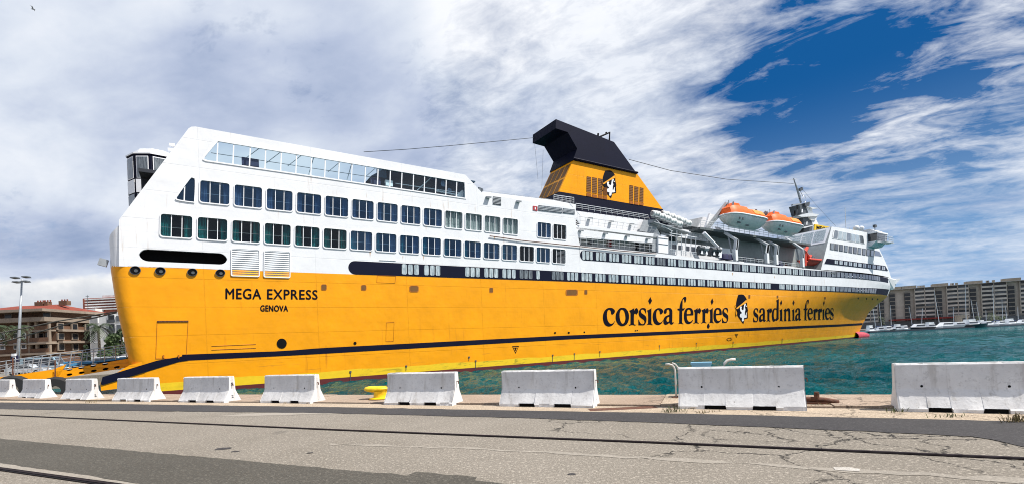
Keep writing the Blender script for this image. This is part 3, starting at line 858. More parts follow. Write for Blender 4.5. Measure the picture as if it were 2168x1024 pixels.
MB().bar((sA + 4.4, .6, zg0 + .1), (sA + 6.0, .6, zg1 - .1), .06, .08).build('deck_brace', 'rail_white', ferry)
MB().bar((sA + 6.4, .75, zg0 + .35), (sA + 8.8, .75, zg0 + .25), .2, .12).build('deck_bench', 'rail_white', ferry)
for x, y in ((938, 389), (952, 405)):
    c = P(x, y, .8); MB().plate([[c + Vector((.26 * math.cos(a_), 0, .32 * math.sin(a_))) for a_ in [k * math.pi / 6 for k in range(12)]]]).build('deck_disc', 'curtain_blue', ferry)
MB().solid([P(962, 416, .7), P(980, 402, .7), P(980, 419, .7)], (0, .2, 0)).build('awning_end', 'white_trim', ferry)

# aft lounge tower seen over the raked stern wing
def tower():
    c = P(334, 400, 7.0); zt = P(334, 345, 7.0).z; zb = c.z - 4.2; rr = 2.0
    ang = [R(10 + 36 * k) for k in range(10)]
    def oct_(r, z): return [(c.x + r * math.cos(a), 7 + r * math.sin(a), z) for a in ang]
    mb = MB(); mb.grid([oct_(rr, zb) + oct_(rr, zb)[:1], oct_(rr, zt) + oct_(rr, zt)[:1]])
    t = mb.build('lounge_tower', 'navy', ferry)
    mb = MB(); mb.grid([oct_(r, z) + oct_(r, z)[:1] for r, z in ((rr + .1, zt), (rr + .1, zt + .12), (rr - .35, zt + .28), (rr - .5, zt + .62), (rr - .9, zt + .78), (.01, zt + .82))]); mb.build('roof', 'white_trim', t)
    for k in range(10):
        p0, p1 = Vector(oct_(rr, 0)[k]), Vector(oct_(rr, 0)[(k + 1) % 10])
        e = (p1 - p0); mdir = ((p0 + p1) / 2 - Vector((c.x, 7, 0))).normalized() * .03
        def quad(u0, u1, z0, z1, o): return [p0 + e * u0 + mdir * o + Vector((0, 0, z0)), p0 + e * u1 + mdir * o + Vector((0, 0, z0)), p0 + e * u1 + mdir * o + Vector((0, 0, z1)), p0 + e * u0 + mdir * o + Vector((0, 0, z1))]
        MB().solid(quad(.12, .88, zt - 2.0, zt - .18, 1), mdir).build('window_frame', 'white_trim', t)
        MB().solid(quad(.17, .83, zt - 1.93, zt - .25, 2.2), mdir * .5).build('pane', 'pane_dim', t)
        MB().solid(quad(.06, .94, zt - 3.2, zt - 2.1, 1), mdir).build('panel', 'white_trim', t)
        MB().solid(quad(.10, .90, zt - 4.1, zt - 3.3, 1), mdir).build('pane', 'pane_dim', t)
    mb = MB(); mb.tube([(c.x + 1.3, 7, zt + .8), (c.x + 1.3, 7, zt + 1.9)], .07, 6); mb.box((c.x + 1.1, 7, zt + 1.3), (.5, .4, .18)); mb.box((c.x + 1.15, 7, zt + 1.75), (.4, .3, .2)); mb.build('signal_mast', 'white_trim', t)
tower()

# ---- window groups in the navy bands
def band_group(s0, ztop, zbot, style, n=3, wd=.47, gap=.15, sep_panes=False):
    mbf = MB()
    def quad(mb, a, b, off):
        zt0, zb0 = ztop(a), zbot(a)
        h = zt0 - zb0; z0, z1 = zb0 + h * .08, zt0 - h * .06
        loop = [S(x + (zz - (z0 + z1) / 2) * SHEAR, zz, off) for x, zz in rrect(a, z0, b, z1, min(.09, (b - a) / 3), 1)]
        back = [S(p.x, p.z, .012) for p in loop]
        mb.plate([loop], [back])
    for i in range(n): quad(mbf, s0 + i * (wd + gap) - .035, s0 + i * (wd + gap) + wd + .035, .040)
    f = mbf.build('window', 'dark_steel', ferry)
    for i in range(n):
        mb = MB(); quad(mb, s0 + i * (wd + gap), s0 + i * (wd + gap) + wd, .052)
        mb.build('pane', style, f)
zb_lo = lambda s: zf(ZY, s) + .06
zb_hi = lambda s: zf(ZB0, s)
k = 8
s_end = H(1856, 614).x
s_gap = H(1634, 604).x
while WK[0] + 2.326 * k < s_end:
    s = P(850.8, 570).x + 2.29 * (k - 8)
    if s > s_end: break
    if k == 10 or abs(s + .9 - s_gap) < 1.3: k += 1; continue
    st_ = 'pane_pale'
    if k in (14, 16): st_ = 'pane_dim'
    if s > H(1800, 610).x: st_ = 'pane_dark'
    elif s > H(1760, 610).x: st_ = 'pane_dim'
    band_group(s, zb_hi, zb_lo, st_, 1 if k == 15 else 3)
    k += 1
s = H(1232.4, 540).x
sE, k = H(1862, 588).x, 0
while s < sE:
    st_ = 'pane_pale' if s < H(1700, 575).x else ('pane_dim' if s < H(1800, 580).x else 'pane_dark')
    if random.random() < .08: st_ = 'pane_dim'
    band_group(s, lambda q_: zf(ZU0, q_), lambda q_: zf(ZU1, q_), st_)
    s += 2.29

# ---- hull fittings
def hull_plate(name, mat, pts, off=.03, back=0.0, parent=ferry):
    L = [H(x, y, off) for x, y in pts]; B = [H(x, y, back) for x, y in pts]
    return MB().plate([L], [B]).build(name, mat, parent)
def hull_ring(name, mat, pts, shrink, off=.04, parent=ferry):
    cx_ = sum(p[0] for p in pts) / len(pts); cy_ = sum(p[1] for p in pts) / len(pts)
    inn = [(cx_ + (x - cx_) * shrink, cy_ + (y - cy_) * shrink) for x, y in pts]
    return MB().plate([[H(x, y, off) for x, y in pts], [H(x, y, off) for x, y in inn]], [[H(x, y, 0) for x, y in pts], [H(x, y, 0) for x, y in inn]]).build(name, mat, parent)
def circ(x, y, rx, ry, n=18): return [(x + rx * math.cos(2 * math.pi * i / n), y + ry * math.sin(2 * math.pi * i / n)) for i in range(n)]
def box_line(x0, y0, x1, y1, dy=0.0, shift=0.0): return [(x0, y0), (x1, y0 + dy), (x1 + shift, y1 + dy), (x0 + shift, y1)]
for x, y, r in ((286.5, 571.5, 11.5), (339.5, 573.2, 11), (407.2, 575.6, 10.5), (466.4, 577.2, 10)):
    o = hull_plate('fairlead', 'black', circ(x, y, r, r * .72), .05)
    hull_ring('rim', 'dark_steel', circ(x, y, r * 1.05, r * .78), .90, .10, o)
    hull_plate('roller', 'dark_steel', circ(x + 1.5, y + 1, r * .38, r * .3, 8), .075, .05, o)
for x, y, r in ((596.5, 726, 10.6), (751.6, 725.4, 3.2), (1175, 703.5, 2), (1204, 703.2, 2.2), (1237, 702, 1.6), (1345, 699, 1.3), (1349, 698.3, 1.3)):
    hull_plate('discharge_port', 'black', circ(x, y, r, r), .03)
for x, y, a, b in ((685.7, 607.2, 6, 6.5), (770, 608, 5.8, 6), (876.5, 610.5, 10, 7), (1040, 613.2, 4, 5.5), (1210.5, 618.3, 13, 6.5), (1240.3, 617.5, 3.2, 5), (1586.3, 627, 2, 4), (1646, 627.3, 1.8, 3), (1746.5, 630, 1.6, 2.8)):
    pts = [(x + p, y + q_) for p, q_ in rrect(-a, -b, a, b, min(a, b) * .55, 3)]
    o = hull_ring('port_recess', 'hatch_line', pts, .82, .02)
    hull_plate('port_cover', 'grille_dark', [(x + (p - x) * .8, y + (q_ - y) * .8) for p, q_ in pts], .012, 0, o)
for x in (1817, 1834.6, 1847, 1858): hull_plate('mooring_pipe', 'rust', circ(x, 630.5 + (x - 1817) * .05, 1.4, 2.2, 8), .03)
# shell doors as outlined panels
def shell_door(pts, name='shell_door'):
    o = hull_ring(name, 'hatch_line', pts, .975, .025)
    return o
d = shell_door([(332.5, 678.5), (399, 678), (394.5, 758.5), (329.5, 758.5)])
hull_plate('door_top', 'rust', [(333, 678), (399, 677.5), (399, 680.6), (333, 681)], .05, 0, d)
for x in (345, 377): hull_plate('hinge', 'hatch_line', [(x, 750), (x + 3, 750), (x + 3, 757), (x, 757)], .08, 0, d)
shell_door([(818, 681.5), (834.5, 680.8), (833, 721.5), (816.8, 722)])
shell_door([(798.5, 582), (838, 583.5), (836.5, 598.5), (797.5, 597)])
MB().tube([P(803, 550, -.03), P(838, 551.5, -.03)], .02, 5).build('door_sill', 'grey_steel', ferry)
mb = MB()
for y in (731.5, 739.5): mb.tube([P(448, y, -.02), P(542, y - 4, -.02)], .014, 5)
mb.build('draught_scale_line', 'hatch_line', ferry)
# triangular tug marks
def tug(x, y, a):
    o = hull_ring('tug_mark', 'letter_black', [(x - a, y - a * .95), (x + a, y - a * 1.05), (x, y + a * 1.25)], .74, .02)
    hull_plate('tug_letter', 'letter_black', [(x - a * .36, y - a * .55), (x + a * .36, y - a * .58), (x + a * .36, y - a * .32), (x + a * .14, y - a * .30), (x + a * .12, y + a * .35), (x - a * .12, y + a * .35), (x - a * .14, y - a * .30), (x - a * .36, y - a * .3)], .02, 0, o)
tug(1091.5, 738.5, 7.2); tug(1559, 709.5, 3.6)
hull_ring('thruster_mark', 'letter_black', [(1537.5, 718), (1541, 714.5), (1548, 713.5), (1549, 719), (1542, 721)], .7, .02)
for x, y0, y1 in ((860, 774, 783), (993, 755, 762), (1007, 763, 782), (1170, 751, 765), (1216, 748, 763), (1270, 743.5, 754), (1396, 731, 741), (1474, 726, 736), (1552, 724, 733), (1656, 717, 726), (742, 786, 806)):
    MB().tube([H(x, y0, .02), H(x - .5, y1, .02)], .03, 5).box(H(x, y0, .03), (.16, .05, .16)).build('drain_pipe', 'dark_steel', ferry)
# louvred grilles in the after side, each slat its own piece
for x0, x1, y0, y1 in ((490.5, 548.5, 527, 583.5), (559.5, 613.5, 531, 586)):
    a, b = P(x0, (y0 + y1) / 2), P(x1, (y0 + y1) / 2); z1, z0 = P((x0 + x1) / 2, y0).z, P((x0 + x1) / 2, y1).z
    mb = MB(); ring(mb, win_loop(a.x - .05, b.x + .05, z0 - .05, z1 + .05, .14, 0), win_loop(a.x + .02, b.x - .02, z0 + .02, z1 - .02, .1, 0), -.07, 0)
    g = mb.build('louvre_grille', 'white_trim', ferry)
    MB().solid(win_loop(a.x, b.x, z0, z1, .1, -.015), (0, .012, 0)).build('backing', 'rail_white', g)
    n = 13; zy = zf(ZY, a.x)
    for i in range(n):
        z = lerp(z0 + .06, z1 - .06, i / (n - 1))
        MB().hexa([Vector((a.x + .03, -.062, z - .045)), Vector((b.x - .03, -.062, z - .045)), Vector((b.x - .03, -.022, z + .05)), Vector((a.x + .03, -.022, z + .05)),
                   Vector((a.x + .03, -.062, z - .030)), Vector((b.x - .03, -.062, z - .030)), Vector((b.x - .03, -.022, z + .062)), Vector((a.x + .03, -.022, z + .062))]).build('slat', 'hull_yellow' if z < zy else 'rail_white', g)
for x, y0, y1, w_ in ((783.5, 531, 545, 2.6), (853, 541.5, 549, 1.6), (897, 541.5, 551, 1.6), (1047, 500.5, 508, 1.8), (658.5, 376, 392, 1.0), (902, 479, 489, 1.2), (1551, 577, 583, 2.0), (1640, 584, 589, 1.4)):
    hull_plate('rust_streak', 'rust_stain', [(x - w_ / 2, y0), (x + w_ / 2, y0), (x + w_ * .28, lerp(y0, y1, .5)), (x + .1, y1), (x - w_ * .2, lerp(y0, y1, .6))], .006, 0)
MB().bar(P(221, 548, 1.0), P(216, 562, 1.0), .5, .3).build('stern_floodlight', 'grey_steel', ferry)

# ---- lettering
GL = {
 'c': ([[(415,735),(370,830),(310,880),(240,897),(160,870),(105,790),(80,660),(95,540),(140,450),(210,400),(280,388),(350,405),(395,445),(408,490),(385,540),(335,578),(305,550),(298,490),(275,450),(245,440),(210,470),(192,550),(195,650),(215,740),(260,805),(310,823),(365,795),(400,745)]], (80,415,385,897)),
 'o': ([[(610,388),(690,405),(755,480),(790,600),(775,740),(720,840),(640,882),(560,880),(485,825),(440,740),(425,650),(440,540),(490,450),(545,400)], [(600,437),(560,460),(535,540),(535,650),(555,740),(585,800),(620,822),(660,790),(690,700),(690,620),(670,520),(640,460)]], (425,790,385,885)),
 'r': ([[(780,875),(775,862),(815,835),(825,800),(825,540),(815,510),(790,465),(850,440),(925,397),(928,470),(950,420),(990,395),(1020,420),(1040,470),(1030,520),(990,572),(955,545),(930,550),(920,600),(918,800),(930,835),(965,850),(960,870),(870,850)]], (775,1040,395,875)),
 's': ([[(1042,860),(1040,710),(1055,705),(1075,770),(1110,815),(1150,830),(1190,815),(1205,770),(1190,720),(1130,680),(1075,630),(1050,560),(1055,480),(1095,420),(1150,395),(1205,400),(1245,430),(1248,530),(1235,540),(1215,480),(1180,440),(1150,435),(1120,450),(1112,490),(1130,535),(1190,575),(1240,620),(1260,680),(1255,760),(1225,830),(1180,862)]], (1040,1260,395,865)),
 'i': ([[(1258,855),(1290,830),(1305,790),(1305,530),(1270,465),(1330,440),(1395,397),(1395,790),(1405,830),(1435,845),(1425,860),(1345,845)]], (1258,1435,397,860)),
 'a': ([[(340,775),(325,815),(285,845),(245,835),(215,795),(175,830),(115,852),(75,830),(55,770),(65,690),(105,625),(160,595),(215,575),(218,500),(205,445),(180,435),(150,455),(145,500),(135,535),(100,550),(70,530),(68,480),(90,430),(140,398),(200,390),(255,405),(290,450),(300,530),(295,770),(305,785)], [(213,630),(165,650),(140,700),(145,750),(175,772),(210,755)]], (55,340,390,852)),
 'f': ([[(440,830),(470,805),(480,780),(487,465),(440,450),(432,425),(445,408),(487,410),(505,300),(540,200),(590,115),(640,88),(675,105),(678,170),(655,240),(635,255),(625,215),(615,165),(600,150),(580,175),(575,250),(570,405),(605,405),(640,385),(620,440),(590,462),(565,465),(562,700),(562,785),(575,808),(605,820),(590,832),(520,815)]], (432,680,88,832)),
 'e': ([[(860,725),(825,785),(770,822),(715,830),(660,800),(625,730),(612,620),(622,510),(655,430),(710,393),(770,390),(825,415),(858,470),(868,540),(866,592),(690,600),(695,680),(725,745),(765,768),(805,755),(845,715)], [(692,560),(790,555),(795,500),(780,455),(745,435),(710,455),(692,510)]], (612,870,390,830)),
 'd': ([[(1005,790),(925,858),(915,830),(870,865),(830,870),(800,800),(790,690),(800,570),(830,490),(880,455),(935,470),(942,270),(915,225),(1008,170),(1000,600),(1000,760)], [(935,510),(895,492),(865,530),(850,620),(850,710),(865,780),(895,800),(925,770),(935,700)]], (790,1010,170,870)),
 'n': ([[(1155,855),(1175,830),(1180,560),(1150,515),(1230,460),(1235,505),(1270,465),(1310,455),(1345,480),(1360,550),(1358,810),(1390,835),(1385,852),(1280,855),(1300,825),(1305,600),(1295,560),(1270,535),(1240,560),(1230,600),(1228,810),(1255,855)]], (1150,1390,455,857)),
}
def letter(ch, x0, x1, y0, y1):
    loops, (a, b, c, d_) = GL[ch]
    px = [[(x0 + (x - a) / (b - a) * (x1 - x0), y0 + (y - c) / (d_ - c) * (y1 - y0)) for x, y in smooth_loop(l, 2)] for l in loops]
    MB().plate([[H(x, y, .022) for x, y in l] for l in px]).build('letter', 'letter_black', ferry)
TXT = [('c',1276.2,1302.4,650.2,690),('o',1303.2,1331.7,650.1,689.1),('r',1330.9,1351.3,650.9,688.6),('s',1351.3,1368.5,650.8,687.6),('i',1368.3,1382.1,651,687.2),('c',1381.6,1404.5,651,686.9),
 ('a',1404.3,1426.6,650.5,686.5),('f',1434,1453,627,685.2),('e',1447.8,1468,650.5,684.8),('r',1467.6,1484,650.9,684.4),('r',1484,1500.4,650.9,683.7),('i',1500.4,1511.3,650.9,683.1),('e',1510.3,1528.1,650.5,682.9),('s',1528.5,1541.8,650.5,682.5),
 ('s',1594.4,1605.6,651.1,680.8),('a',1606.7,1621.4,651.1,680.5),('r',1622.4,1634.3,651.1,680),('d',1634,1649,631.6,679.5),('i',1649.4,1657.9,651.8,678.8),('n',1658.6,1675,651.1,678.6),('i',1676,1683.2,651.8,678.1),('a',1683.3,1696,651.1,678.1),
 ('f',1701.1,1712.4,633,677.4),('e',1709.5,1720.9,651.1,676.7),('r',1720.9,1731.2,651.4,676.7),('r',1730.5,1740.4,651.4,676.4),('i',1740.4,1746.2,651.8,675.7),('e',1746.6,1757.5,651.1,676),('s',1757.2,1765,651.1,675.7)]
for g in TXT: letter(*g)
for x0, x1, y0, y1 in ((1372.2,1380.3,627.4,644),(1504.3,1510.5,630.2,644.8),(1651.4,1655.9,634,646.5),(1677.7,1682.2,634,645.8),(1742.6,1746,634.7,645.8)):
    xm, ym = (x0 + x1) / 2, (y0 + y1) / 2
    hull_plate('letter_dot', 'letter_black', [(xm + .5, y0), (x1, ym), (xm - .4, y1), (x0, ym)], .022)
hull_plate('letter_drop', 'letter_black', [(1499.8, 683.2), (1501.8, 686.5), (1502.5, 690), (1501, 693.6), (1499, 694.6), (1497, 692.5), (1496.6, 688.5), (1498, 685.2)], .022)
def font_text(body, x0, x1, yt0, yt1, yb0, yb1, name):
    cu = bpy.data.curves.new('text', 'FONT'); cu.body = body; cu.resolution_u = 3; cu.space_character = 1.08; cu.space_word = 1.15
    o = bpy.data.objects.new('text', cu); COL.objects.link(o)
    bpy.context.view_layer.update()
    me = bpy.data.meshes.new_from_object(o.evaluated_get(bpy.context.evaluated_depsgraph_get()))
    xs = [v.co.x for v in me.vertices]; ys = [v.co.y for v in me.vertices]
    for v in me.vertices:
        u_ = (v.co.x - min(xs)) / (max(xs) - min(xs)); k_ = (max(ys) - v.co.y) / (max(ys) - min(ys))
        v.co = H(x0 + u_ * (x1 - x0), lerp(lerp(yt0, yt1, u_), lerp(yb0, yb1, u_), k_), .022)
    bpy.data.objects.remove(o)
    # one object per letter, thickened by overlaid copies
    nb = {v.index: set() for v in me.vertices}
    for p in me.polygons:
        for a_ in p.vertices: nb[a_].update(p.vertices)
    seen = set()
    for v0 in nb:
        if v0 in seen or not nb[v0]: continue
        isl, stack = [], [v0]
        while stack:
            a_ = stack.pop()
            if a_ in seen: continue
            seen.add(a_); isl.append(a_); stack.extend(nb[a_])
        ix = {a_: i_ for i_, a_ in enumerate(isl)}
        mb = MB()
        for c_i, (dx_, dz_) in enumerate(((0, 0), (.04, .0), (.02, .03))):
            k0 = mb.add([me.vertices[a_].co + Vector((dx_, -.003 * c_i, dz_)) for a_ in isl])
            for p in me.polygons:
                if p.vertices[0] in ix: mb.f.append(tuple(k0 + ix[a_] for a_ in p.vertices))
        mb.build('letter', 'letter_black', ferry)
font_text('MEGA EXPRESS', 477.3, 671.6, 609.5, 613.5, 632, 633.2, 'ship_name')
font_text('GENOVA', 550.8, 609, 645.4, 645.8, 658.2, 658.5, 'home_port')

EMB = dict(
 head=[(375,145),(440,138),(500,148),(540,190),(575,250),(585,300),(590,420),(608,520),(600,560),(603,600),(605,700),(590,718),(525,735),(515,790),(497,855),(440,780),(350,650),(360,600),(345,520),(325,490),(322,360),(345,240)],
 band=[(325,492),(333,462),(450,370),(568,266),(583,312),(572,338),(500,380),(420,430),(365,484)],
 isle=[(413,455),(435,425),(458,440),(445,490),(480,520),(500,500),(515,385),(555,362),(548,400),(530,440),(545,500),(532,560),(530,640),(550,632),(560,572),(576,578),(572,650),(585,680),(560,700),(512,704),(502,778),(480,786),(458,782),(463,700),(425,690),(411,660),(420,610),(450,600),(455,570),(425,540)],
 eye=[(550,428),(580,405),(576,430),(556,437)])
def emblem(fn, x0, x1, y0, y1, parent, yel):
    def mp(pts, off): return [fn(x0 + (x - 322) / 286 * (x1 - x0), y0 + (y - 138) / 717 * (y1 - y0), off) for x, y in smooth_loop(pts, 2)]
    h = MB().plate([mp(EMB['head'], .022)]).build('emblem', 'letter_black', parent)
    MB().plate([mp(EMB['band'], .034)]).build('emblem_band', 'gold', parent)
    MB().plate([mp(EMB['isle'], .034)]).build('emblem_island', 'white_trim', parent)
    MB().plate([mp(EMB['eye'], .034)]).build('emblem_eye', 'white_trim', parent)
    mb = MB()
    for loop in (((325, 490), (300, 470), (292, 420), (303, 395)), ((322, 500), (300, 560), (305, 620), (318, 668)), ((330, 505), (355, 560), (350, 610), (320, 668))):
        pts = [fn(x0 + (x - 322) / 286 * (x1 - x0), y0 + (y - 138) / 717 * (y1 - y0), .03) for x, y in loop]
        mb.tube(pts, .045, 4)
    mb.build('emblem_ribbon', 'letter_black', parent)
emblem(H, 1558.3, 1583.4, 622.1, 685.1, ferry, True)

# ================================================================ FERRY: UPPER WORKS
FT, FW = 2.5, 4.75
def fun(pts, t=FT): return [P(x, y, t) for x, y in pts]
body = fun([(1214.4, 338), (1348, 367), (1403, 443), (1413, 457), (1413, 475), (1166, 447), (1171, 434), (1183.7, 405.7)])
MB().solid(fun([(1214.4, 338), (1348, 367), (1403, 443), (1183.7, 405.7)]), (0, FW, 0)).build('funnel_casing', 'funnel_yellow', ferry)
MB().solid(fun([(1183.7, 405.7), (1403, 443), (1416, 461), (1416, 476), (1163, 452)], FT), (0, FW, 0)).build('funnel_base', 'navy', ferry)
capo = MB().solid(fun([(1177, 252.6), (1300, 301), (1349, 368.5), (1213.5, 339), (1222, 315), (1202, 280), (1176.6, 272)], FT - .14), (0, FW + .28, 0)).build('funnel_cap', 'navy', ferry)
MB().tube(fun([(1214, 335.5), (1350, 366)], FT - .2), .14, 8).build('cap_rim', 'navy', capo)
mb = MB()
for pts in (((1266, 290), (1266.5, 283)), ((1270, 290), (1291, 281), (1290, 299)), ((1283.5, 284), (1283.5, 280.5))):
    mb.tube(fun(pts, FT + 1.2), .13, 6)
mb.build('exhaust_pipe', 'black', capo)
def vent(x0, x1, y0, y1, dy):
    L = fun([(x0, y0), (x1, y0 + dy), (x1 - .3, y1 + dy), (x0 - .6, y1)], FT - .03)
    o = MB().solid(L, (0, .02, 0)).build('funnel_vent', 'grille_dark', ferry)
    n = 9
    mb = MB()
    for i in range(n + 1):
        a = L[0].lerp(L[3], i / n); b = L[1].lerp(L[2], i / n)
        mb.bar(a + Vector((0, -.02, 0)), b + Vector((0, -.02, 0)), .02, .03)
    mb.build('louvre', 'hatch_line', o)
z5 = lambda x, y: (1130 + x / 4.452, 240 + y / 4.452)
for x0, x1, y0, y1 in ((500, 542, 596, 738), (552, 597, 605, 750), (608, 650, 615, 762), (657, 692, 700, 770), (903, 938, 678, 818), (950, 988, 690, 826), (1000, 1035, 700, 833),
                       (500, 542, 752, 780), (552, 597, 765, 792), (608, 650, 772, 800), (657, 692, 780, 808), (903, 938, 828, 850), (950, 988, 836, 858), (1000, 1035, 842, 864)):
    a, b = z5(x0, y0), z5(x1, y1); vent(a[0], b[0], a[1], b[1], 1.6)
emblem(lambda x, y, off: P(x, y, FT - off), 1276, 1305, 361, 420.4, ferry, True)
# after face of the funnel: yellow frame with dark louvre panels
A0, A1 = P(1214.4, 338, FT), P(1183.7, 405.7, FT)
A1 = A0 + (A1 - A0) * 1.08
def aft(v, w_, o): return A0.lerp(A1, v) + Vector((-o, FW * w_, -o * .3))
for r_ in range(2):
    for c__ in range(4):
        v0, v1 = .10 + r_ * .44, .10 + r_ * .44 + .37
        w0, w1 = .06 + c__ * .235, .06 + c__ * .235 + .195
        MB().solid([aft(v0, w0, .03), aft(v0, w1, .03), aft(v1, w1, .03), aft(v1, w0, .03)], (.02, 0, 0)).build('funnel_louvre', 'grille_dark', ferry)
# aerial wires
MB().tube([P(1130.6, 292, 7.0), P(950, 309, 7.5), P(860, 316.5, 7.8), P(770, 322, 8)], .035, 4).build('aerial_wire', 'dark_steel', ferry)
MB().tube([P(1332, 338, 5.0), P(1420, 361.5, 6), P(1540, 380, 7), P(1680, 389, 8)], .05, 4).build('aerial_wire', 'dark_steel', ferry)
MB().tube([P(1132, 304, 7.0), P(1139, 380, 7.5)], .02, 4).tube([P(1150, 318, 6.0), P(1147, 400, 6.5)], .02, 4).build('halyard', 'grey_steel', ferry)

def rail(tops, bots, posts, mids=2, r=.03, mat='rail_white', name='railing'):
    """guard rail: a top wire, lower wires and posts between two traced lines"""
    def walk(pts, f):
        L = [(b - a).length for a, b in zip(pts, pts[1:])]; d = f * sum(L)
        for (a, b), l in zip(zip(pts, pts[1:]), L):
            if d <= l or (a, b) == (pts[-2], pts[-1]): return a.lerp(b, min(1, d / l))
            d -= l
        return pts[-1]
    mb = MB()
    mb.tube(tops, r * 1.25, 5)
    for m in range(mids):
        f = (m + 1) / (mids + 1)
        mb.tube([walk(tops, i / 12).lerp(walk(bots, i / 12), f) for i in range(13)], r * .8, 4)
    for i in range(posts + 1):
        mb.tube([walk(tops, i / posts), walk(bots, i / posts)], r, 5)
    return mb.build(name, mat, ferry)
# deck level z of side bulwark top amidships
# deckhouse below the funnel, two tiers
def wallpx(name, mat, pts, t, th=.2): return MB().solid([P(x, y, t) for x, y in pts], (0, th, 0)).build(name, mat, ferry)
wallpx('deckhouse_wall', 'ship_white', [(1170, 436), (1219, 446.5), (1382, 468), (1400, 500), (1219, 484)], 1.6)
wallpx('deckhouse_fascia', 'ship_white', [(1212, 476), (1384, 494.5), (1381, 514), (1225, 503)], .45)
wallpx('promenade_wall', 'ship_white', [(1205, 496), (1400, 508), (1560, 528), (1560, 552), (1205, 530)], 2.2)
f0, f1 = P(1212, 478, .45), P(1400, 496, .45)
MB().hexa([Vector((f0.x, .45, f0.z - .35)), Vector((f1.x, .45, f0.z - .35)), Vector((f1.x, 16, f0.z - .35)), Vector((f0.x, 16, f0.z - .35)), Vector((f0.x, .45, f0.z - .15)), Vector((f1.x, .45, f0.z - .15)), Vector((f1.x, 16, f0.z - .15)), Vector((f0.x, 16, f0.z - .15))]).build('upper_deck', 'deck_shadow', ferry)
zfun = P(1219, 447, 1.6).z
MB().box(((P(1170, 436, 1.6).x + P(1400, 468, 1.6).x) / 2 + 2, 9, zfun - .2), (P(1400, 468, 1.6).x - P(1170, 436, 1.6).x + 6, 14.6, .2)).build('funnel_deck', 'deck_shadow', ferry)
rail([P(1172.7, 413, 1.0), P(1215, 418.8, 1.0)], [P(1172.7, 424, 1.0), P(1215, 431, 1.0)], 5)
rail([P(1219, 431, 1.5), P(1372, 455.5, 1.5)], [P(1219, 443, 1.5), P(1376, 466, 1.5)], 13)
rail([P(1226, 458.5, .5), P(1392, 482.5, .5)], [P(1226, 475, .5), P(1386, 493, .5)], 13, 1, .018, 'grey_steel')
rail([P(1229, 499, .2), P(1385, 517, .2)], [P(1229, 517, .2), P(1385, 533, .2)], 14, 2, .02, 'rail_white')
rail([P(1023, 404, .6), P(1215, 429, .6)], [P(1023, 413, .6), P(1215, 440, .6)], 12, 1, .014, 'grey_steel')
# bulwark house above the after block
wallpx('deckhouse_wall', 'ship_white', [(1021, 406), (1172, 424), (1219, 433), (1219, 448), (1021, 424)], .35)
wallpx('wind_screen', 'pane_dim', [(1014, 396), (1023, 400), (1023, 409), (1014, 404)], .9)
def louv(x0, x1, y0, y1, n, dy, t, mat='dark_steel'):
    o = MB().solid([P(x0, y0, t), P(x1, y0 + dy, t), P(x1, y1 + dy, t), P(x0, y1, t)], (0, .03, 0)).build('vent_grille', mat, ferry)
    for i in range(1, n):
        y = lerp(y0, y1, i / n)
        MB().bar(P(x0, y, t - .03), P(x1, y + dy, t - .03), .03, .035).build('slat', 'rail_white', o)
louv(1044, 1061, 416, 433, 6, 2.5, -.04)
louv(1140, 1190, 434.5, 446, 4, 6, -.05, 'pane_dim')
louv(1192, 1217, 441, 451.5, 4, 3, -.05, 'pane_dim')
MB().solid([P(1128.5, 436, -.05), P(1138, 437.3, -.05), P(1138, 447, -.05), P(1128.5, 445.5, -.05)], (0, .04, 0)).build('fire_locker', 'red_box', ferry)
MB().solid([P(1132.3, 439, -.07), P(1134.5, 439.3, -.07), P(1134.5, 444, -.07), P(1132.3, 443.7, -.07)], (0, .02, 0)).build('locker_mark', 'white_trim', ferry)
# floodlights along the fascias
for x, y, t in ((1033, 418, -.1), (1097, 427, -.1), (1229, 488.5, .3), (1281, 494.5, .3), (1327, 500, .3), (1371, 505.5, .3), (1249, 462, 1.4), (1294, 469, 1.4), (1337, 474.5, 1.4)):
    c = P(x, y, t); MB().hexa([c + Vector(v) for v in ((-.28, -.25, -.14), (.28, -.25, -.14), (.28, .1, -.02), (-.28, .1, -.02), (-.2, -.28, .04), (.3, -.28, .04), (.3, .1, .14), (-.2, .1, .14))]).build('floodlight', 'grey_steel', ferry)
# windows of the promenade
z6 = lambda x, y: (1200 + x / 8.535, 430 + y / 8.535)
for x0, x1, y0, y1 in ((745, 918, 615, 672), (955, 1125, 638, 695), (1160, 1320, 660, 715), (1360, 1530, 683, 735)):
    a, b = z6(x0, y0), z6(x1, y1)
    w3 = (b[0] - a[0]) / 3
    f = MB().solid([P(a[0] - .6, a[1] - .6, 2.16), P(b[0] + .6, a[1] + 2.0, 2.16), P(b[0] + .6, b[1] + .8, 2.16), P(a[0] - .6, b[1] - 1.6, 2.16)], (0, .03, 0)).build('window', 'grey_steel', ferry)
    for i in range(3):
        xa, xb = a[0] + w3 * i + .3, a[0] + w3 * (i + 1) - .3; d0 = 2.4 * i / 3
        MB().solid([P(xa, a[1] + d0, 2.12), P(xb, a[1] + d0 + .8, 2.12), P(xb, b[1] + d0 - 1.6, 2.12), P(xa, b[1] + d0 - 2.4, 2.12)], (0, .03, 0)).build('pane', 'pane_dark', f)
for x in (1424, 1437, 1452, 1464, 1478, 1492):
    MB().solid([P(x, 517 + (x - 1424) * .12, 2.14), P(x + 8, 518 + (x - 1424) * .12, 2.14), P(x + 8, 527 + (x - 1424) * .12, 2.14), P(x, 526 + (x - 1424) * .12, 2.14)], (0, .03, 0)).build('window', 'pane_dark', ferry)
for x in (1344,):
    MB().solid([P(x, 513, 2.12), P(x + 9, 514, 2.12), P(x + 9, 530, 2.12), P(x, 529, 2.12)], (0, .03, 0)).build('door', 'pane_dark', ferry)
